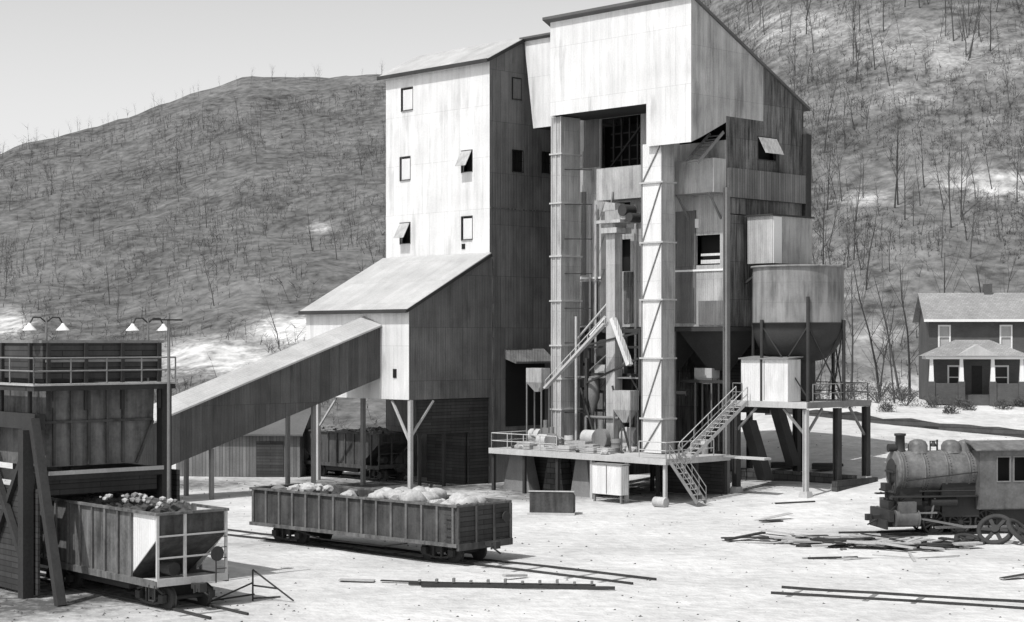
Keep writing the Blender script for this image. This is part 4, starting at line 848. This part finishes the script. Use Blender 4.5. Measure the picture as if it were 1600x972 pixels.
for k,(x,y) in enumerate(((18.3,116),(20.7,114))):
    s=T('timber_stack','small dark stack of squared timbers on the slope','timber stack',I4,(x,y,terr(x,y)),group='timber stacks')
    for j in range(2):
        mb=MB(); z=terr(x,y)+.1+j*.2
        for i in range(4-j): mb.box(x-1.0+.1*i,x+.9+.15*j,y-.6+i*.3,y-.36+i*.3,z,z+.18)
        s.part('timber_layer',mb,'wood')
tb=T('steel_skip','open rusty steel skip lying beside the loading platform','skip',frame((1.0,98.5,0),math.radians(-8)),(1.2,0,0))
mb=MB(); mb.prism([(0,0,.1),(2.5,0,.1),(2.5,0,1.3),(0,0,1.3)],(0,.05,0)); mb.prism([(0,.05,.1),(0,1.2,.1),(0,1.2,1.0),(0,.05,1.3)],(.05,0,0)); mb.prism([(2.45,.05,.1),(2.45,1.2,.1),(2.45,1.2,1.0),(2.45,.05,1.3)],(.05,0,0)); mb.prism([(.05,1.15,.1),(2.45,1.15,.1),(2.45,1.15,1),(.05,1.15,1)],(0,.05,0)); mb.box(.05,2.45,.05,1.15,.1,.15); tb.part('body',mb,'car')
mb=MB(); mb.box(-.1,2.6,-.25,-.02,0,.12); mb.box(-.06,2.56,-.04,.0,1.31,1.38); tb.part('rim',mb,'steelp')
# ================================================================ HOUSE
hx,hy=36.2,150; hz=terr(40,150)+.1; FH=frame((hx,hy,0),math.radians(-7))
ho=T('brick_house','two storey dark brick house with shingled roof and gabled front porch','house',FH,(5.2,4,hz))
hw,hd=9.4,8; ze=11.8; zr_=13.9
mp=front(0); W_=[(.9,1.7,9.3,11.1),(6.1,6.9,9.3,11.1)]; W2=[(1.7,2.5,5.8,7.6),(5.6,6.6,5.8,7.6)]; D_=(3.6,4.5,hz+.6,7.7)
mb=MB(); mb.panel(mp,0,hw,hz-.5,ze,W_+W2+[D_]); mb.panel(side(0),0,hd,hz-.5,ze); mb.panel(side(hw),0,hd,hz-.5,ze); mb.panel(front(hd),0,hw,hz-.5,ze)
for x in (0,hw): mb.poly([(x,0,ze),(x,hd,ze),(x,hd/2,zr_)])
ho.part('wall',mb,'brick')
for a,b,c_,d_ in W_+W2:
    mb=MB(); mb.boxm(mp,a-.14,a,-.05,.05,c_-.14,d_+.14); mb.boxm(mp,b,b+.14,-.05,.05,c_-.14,d_+.14); mb.boxm(mp,a,b,-.05,.05,d_,d_+.14); mb.boxm(mp,a,b,-.05,.09,c_-.14,c_); mb.boxm(mp,a,b,-.06,.02,(c_+d_)/2-.04,(c_+d_)/2+.04)
    f=ho.part('window',mb,'white'); mb=MB(); mb.boxm(mp,a,b,-.12,-.08,c_,d_); ho.part('pane',mb,'glass' if c_<8 else 'steelp',f)
mb=MB(); mb.boxm(mp,D_[0],D_[1],-.1,-.05,D_[2],D_[3]); ho.part('door',mb,'wood')
mb=MB(); mb.prism([(-.5,-.6,ze-.25),(-.5,hd/2,zr_+.05),(-.5,hd+.6,ze-.25),(-.5,hd+.6,ze-.1),(-.5,hd/2,zr_+.22),(-.5,-.6,ze-.1)],(hw+1,0,0)); rf=ho.part('roof',mb,'shingle')
mb=MB(); mb.box(5.2,5.9,hd/2-.35,hd/2+.35,zr_-.3,zr_+1.0); ho.part('chimney',mb,'brick',rf)
mb=MB(); mb.box(-.5,hw+.5,-.68,-.6,ze-.3,ze-.08); ho.part('gutter',mb,'white',rf)
pz=hz+.6
mb=MB(); mb.box(-.2,7.6,-2.4,-.05,hz-.5,pz); mb.box(.19,2.11,-2.7,-2.41,pz-.8,pz+1.0); mb.box(5.29,7.11,-2.7,-2.41,pz-.8,pz+1.0)
for x in (-.1,2.4,5.0,7.4): mb.box(x-.28,x+.28,-2.82,-2.42,hz-.5,pz+1.15)
po=ho.part('porch',mb,'brick')
for x in (-.1,2.4,5.0,7.4):
    mb=MB(); mb.add([(x-.2,-2.75,pz+1.15),(x+.2,-2.75,pz+1.15),(x+.2,-2.35,pz+1.15),(x-.2,-2.35,pz+1.15),(x-.13,-2.68,8.3),(x+.13,-2.68,8.3),(x+.13,-2.42,8.3),(x-.13,-2.42,8.3)],[(0,1,5,4),(1,2,6,5),(2,3,7,6),(3,0,4,7),(4,5,6,7)]); ho.part('porch_column',mb,'white',po)
mb=MB(); mb.box(-.6,7.9,-2.95,-.02,8.3,8.55); ho.part('porch_beam',mb,'white',po)
mb=MB(); mb.add([(-.9,-3.1,8.56),(8.2,-3.1,8.56),(8.2,-.02,8.56),(-.9,-.02,8.56),(2.2,-.02,9.95),(5.1,-.02,9.95)],[(0,1,5,4),(1,2,5),(0,4,3),(0,3,2,1),(2,3,4,5)]); ho.part('porch_roof',mb,'shingle',po)
mb=MB(); mb.prism([(1.9,-3.2,8.58),(5.4,-3.2,8.58),(3.65,-3.2,9.55)],(0,1.6,0)); ho.part('porch_gable',mb,'steelp',po)
def bush(x,y,r,seed,name='bush'):
    rr=random.Random(seed); mb=MB()
    for i in range(520):
        a=rr.random()*6.28; b=rr.uniform(0,1.4); q=r*(.35+.65*rr.random()**.5)*(1+.25*math.sin(a*3+seed)); p=Vector((x+q*math.cos(a)*math.cos(b),y+q*math.sin(a)*math.cos(b),terr(x,y)+q*math.sin(b)*.9)); s=.11
        u=Vector((rr.gauss(0,1),rr.gauss(0,1),rr.gauss(0,1))).normalized()*s; v=Vector((rr.gauss(0,1),rr.gauss(0,1),rr.gauss(0,1))).normalized()*s
        mb.poly([p,p+u,p+u+v])
    for i in range(8):
        a=rr.random()*6.28; mb.beam((x,y,terr(x,y)-.1),(x+r*.7*math.cos(a),y+r*.7*math.sin(a),terr(x,y)+r*.7),.05)
    solo('bush','scraggly grey shrub on the bank below the house','shrub',I4,mb,'bush',group='shrubs on the bank')
for i,(x,y,r) in enumerate(((33.5,147,1.5),(35.5,145.5,1.1),(46,146.5,1.2),(31.5,149,1.3),(48,146,1.4),(29,152,1.6),(26,150,1.2),(37.8,146,.9),(43,146.4,.9),(33,156,2.2),(30,155,1.5),(35,157,1.6),(27,156,1.3),(24,154,1.2),(45,143,.8),(36,142,.7),(31,143,.8),(28,146,1.0),(22,150,1.1),(47,152,2.0),(34,151,1.4),(25,146,.8),(23,158,1.6),(28,160,1.8),(32,161,1.9),(38,144,.8),(41,144.5,.9))): bush(x,y,r,i)
rw=T('retaining_wall','long low dark stone wall along the foot of the bank','wall',I4,(35,130,terr(35,130)))
mb=MB()
P0,P1=Vector((21,143.5)),Vector((48,118)); n_=30; vs_=[]; fs_=[]
for i in range(n_+1):
    a=P0.lerp(P1,i/n_); z=terr(*a); hgt=.55+.45*noise.noise(Vector((i*.5,0,0)))
    vs_+=[(a.x,a.y,z-.3),(a.x,a.y,z+hgt),(a.x+.15,a.y+.3,z+hgt),(a.x+.15,a.y+.3,z-.3)]
for i in range(n_):
    b=i*4
    for k in range(3): fs_.append((b+k,b+k+1,b+k+5,b+k+4))
fs_+=[(0,1,2,3),(n_*4,n_*4+1,n_*4+2,n_*4+3)]
mb.add(vs_,fs_); rw.part('wall',mb,'stone')
# ================================================================ TREES
def bare_tree(seed,h,detail=3):
    rr=random.Random(seed); mb=MB()
    def br(p,d,l,r,lev):
        n=4 if lev==0 else 2; q=p
        for i in range(n):
            d=(d+Vector((rr.gauss(0,.07),rr.gauss(0,.07),.03+(.05 if lev else 0)))).normalized(); q2=q+d*l/n; r2=r*(.72 if i<n-1 else .5)
            mb.cyl(q,q2,r,r2,n=4 if lev<1 else 3,caps=False)
            if lev<detail and (i>0 or lev>0 ):
                for k in range(4 if lev==0 else 3):
                    a=rr.random()*6.28; e=Vector((math.cos(a),math.sin(a),rr.uniform(.4,1.2))).normalized(); e=(e+d*.5).normalized()
                    br(q.lerp(q2,rr.random()),e,l*rr.uniform(.25,.45),r2*.45,lev+1)
            q=q2; r=r2
    br(Vector((0,0,-.3)),Vector((0,0,1)),h,h*.010+.015,0)
    return mb
TV=[]
for i in range(7):
    mb=bare_tree(i,10,2); me=mesh_from('bare_tree',mb,'bark' if i%3==0 else 'barkl',Vector((0,0,0))); TV.append(me)
rr=random.Random(77)
spots=[]
while len(spots)<215:
    right=rr.random()<.8
    px=rr.uniform(1090,1640) if right else rr.uniform(-40,620)
    Y=165+ (rr.random()**.8)*225
    X=(px-800)/F*Y; Z=terr(X,Y); y_=proj(X,Y,Z)[1]
    if y_<-40: continue
    if noise.noise(Vector((X*.04,Y*.04,2)))<-.12: continue
    spots.append((X,Y,Z,rr.uniform(.5,1.15) if right else rr.uniform(.35,.75)))
for x,y,s_ in((22,158,.9),(27,162,1.1),(31,158,1.2),(50,155,1.1),(34.5,162,1.3),(46,163,1.3),(29,156,.8),(24.5,150,.7),(32.5,153,.9),(33,149,.8),(25,155,1.0),(36,160,1.2),(41,163,1.4),(30,164,1.2),(27,152,.7),(21,154,.8),(48,159,1.1),(38,165,1.3),(23,163,1.1)): spots.append((x,y,terr(x,y),s_))
for i in range(46):
    px=rr.uniform(-20,620); Y=400+30*math.sin(px*.004)-rr.uniform(0,12); X=(px-800)/F*Y; spots.append((X,Y,terr(X,Y),rr.uniform(.15,.42)))
for X,Y,Z,s_ in spots:
    k=rr.randrange(7); ob=bpy.data.objects.new('bare_tree',TV[k]); COL.objects.link(ob)
    ob.location=(X,Y,Z); ob.rotation_euler=(rr.gauss(0,.06),rr.gauss(0,.06),rr.random()*6.28); ob.scale=(s_,s_,s_)
    ob['label']='leafless slender tree standing on the wooded hillside'; ob['category']='tree'; ob['group']='leafless hillside trees'
rr=random.Random(5); vs=[];fs=[]
def sliver(p,q,w):
    o=len(vs); a=rr.random()*3.14; dx,dy=math.cos(a)*w,math.sin(a)*w*.3
    vs.extend([(p[0]-dx,p[1]-dy,p[2]),(p[0]+dx,p[1]+dy,p[2]),q]); fs.append((o,o+1,o+2))
for i in range(30000):
    px=rr.uniform(-120,1760) if i<20000 else rr.uniform(1080,1760)
    Y=165+rr.random()**.9*238
    if 640<px<840 and rr.random()<.6: continue
    X=(px-800)/F*Y; Z=terr(X,Y); py=proj(X,Y,Z)[1]
    if py<-60 : continue
    b=baref(X,Y,Z)
    if rr.random()<b*1.3: continue
    dens=noise.noise(Vector((X*.05,Y*.05,7)))+.6*noise.noise(Vector((X*.18,Y*.18,7)))
    if rr.random()<.4-dens*1.6: continue
    h=rr.uniform(.6,2.6)*(.6+.4*Y/300)*(1.9 if rr.random()<.06 else 1); lean=rr.gauss(0,.2)*h
    top=(X+lean,Y,Z+h); sliver((X,Y,Z-.2),top,.035+.007*h)
    for k in range(8):
        f=rr.uniform(.0,.95); a=rr.random()*6.28; l=h*rr.uniform(.25,.6)
        p=(X+lean*f,Y,Z+h*f); sliver(p,(p[0]+math.cos(a)*l,p[1]+math.sin(a)*l,p[2]+l*rr.uniform(.1,.9)),.03+.006*h)
me=bpy.data.meshes.new('brushwood'); me.from_pydata(vs,[],fs); me.materials.append(M['barkl']); ob=bpy.data.objects.new('brushwood',me); COL.objects.link(ob); ob['kind']='stuff'; ob['label']='dense leafless brushwood covering the hillsides'; ob['category']='woodland'
rr=random.Random(9)
mb=MB()
for i in range(6200):
    Y=58+rr.random()**1.3*75; X=rr.uniform(-.32,.34)*Y
    if rr.random()>.09+coalf(X,Y,0)**1.5*1.3: continue
    r=rr.uniform(.02,.09); z=terr(X,Y)
    mb.add([(X-r,Y-r*.6,z-.01),(X+r,Y-r*.7,z-.01),(X+.1*r,Y+r,z-.01),(X+rr.gauss(0,.3)*r,Y,z+r*.6)],[(0,1,3),(1,2,3),(2,0,3)])
solo('coal_debris','scattered dark coal fragments on the cinder yard','coal',I4,mb,'coal',kind='stuff')
# ================================================================ LIGHT, SKY, CAMERA
el=math.radians(58); hv=Vector((-.69,-.72)).normalized(); sd_=Vector((hv.x*math.cos(el),hv.y*math.cos(el),math.sin(el)))
sl=bpy.data.lights.new('sun','SUN'); sl.energy=3.9; sl.angle=math.radians(.5); sl.color=(1,.99,.98); so=bpy.data.objects.new('sun',sl); COL.objects.link(so)
so.rotation_euler=(-sd_).to_track_quat('-Z','Y').to_euler(); so.location=(0,0,80)
w=bpy.data.worlds.new('World'); scene.world=w; w.use_nodes=True; nt=w.node_tree; bg=nt.nodes['Background']; bg.inputs[1].default_value=.12
sk=nt.nodes.new('ShaderNodeTexSky'); sk.sky_type='NISHITA'; sk.sun_disc=False; sk.sun_elevation=el; sk.sun_rotation=math.atan2(hv.x,hv.y); sk.air_density=1; sk.dust_density=3
bwn=nt.nodes.new('ShaderNodeRGBToBW'); nt.links.new(sk.outputs[0],bwn.inputs[0])
tc=nt.nodes.new('ShaderNodeTexCoord'); sp=nt.nodes.new('ShaderNodeSeparateXYZ'); nt.links.new(tc.outputs['Generated'],sp.inputs[0])
def wm(op,a,b):
    n=nt.nodes.new('ShaderNodeMath'); n.operation=op
    for i,x in enumerate((a,b)):
        if isinstance(x,(int,float)): n.inputs[i].default_value=x
        else: nt.links.new(x,n.inputs[i])
    return n.outputs[0]
zc_=wm('MINIMUM',wm('MAXIMUM',sp.outputs[2],0),1); hz_=wm('POWER',wm('SUBTRACT',1,zc_),2.2); k_=wm('ADD',wm('MULTIPLY',hz_,1.5),1); nt.links.new(wm('MULTIPLY',bwn.outputs[0],k_),bg.inputs[0])
cd=bpy.data.cameras.new('camera'); cam=bpy.data.objects.new('camera',cd); COL.objects.link(cam); cam.location=(0,0,CZ); cam.rotation_euler=(math.pi/2,0,0)
cd.sensor_width=36; cd.lens=36*F/1600; cd.shift_y=44/1600; cd.clip_end=3000; cd.clip_start=.5
scene.camera=cam
scene.view_settings.view_transform='Standard'; scene.view_settings.look='None'; scene.view_settings.exposure=0
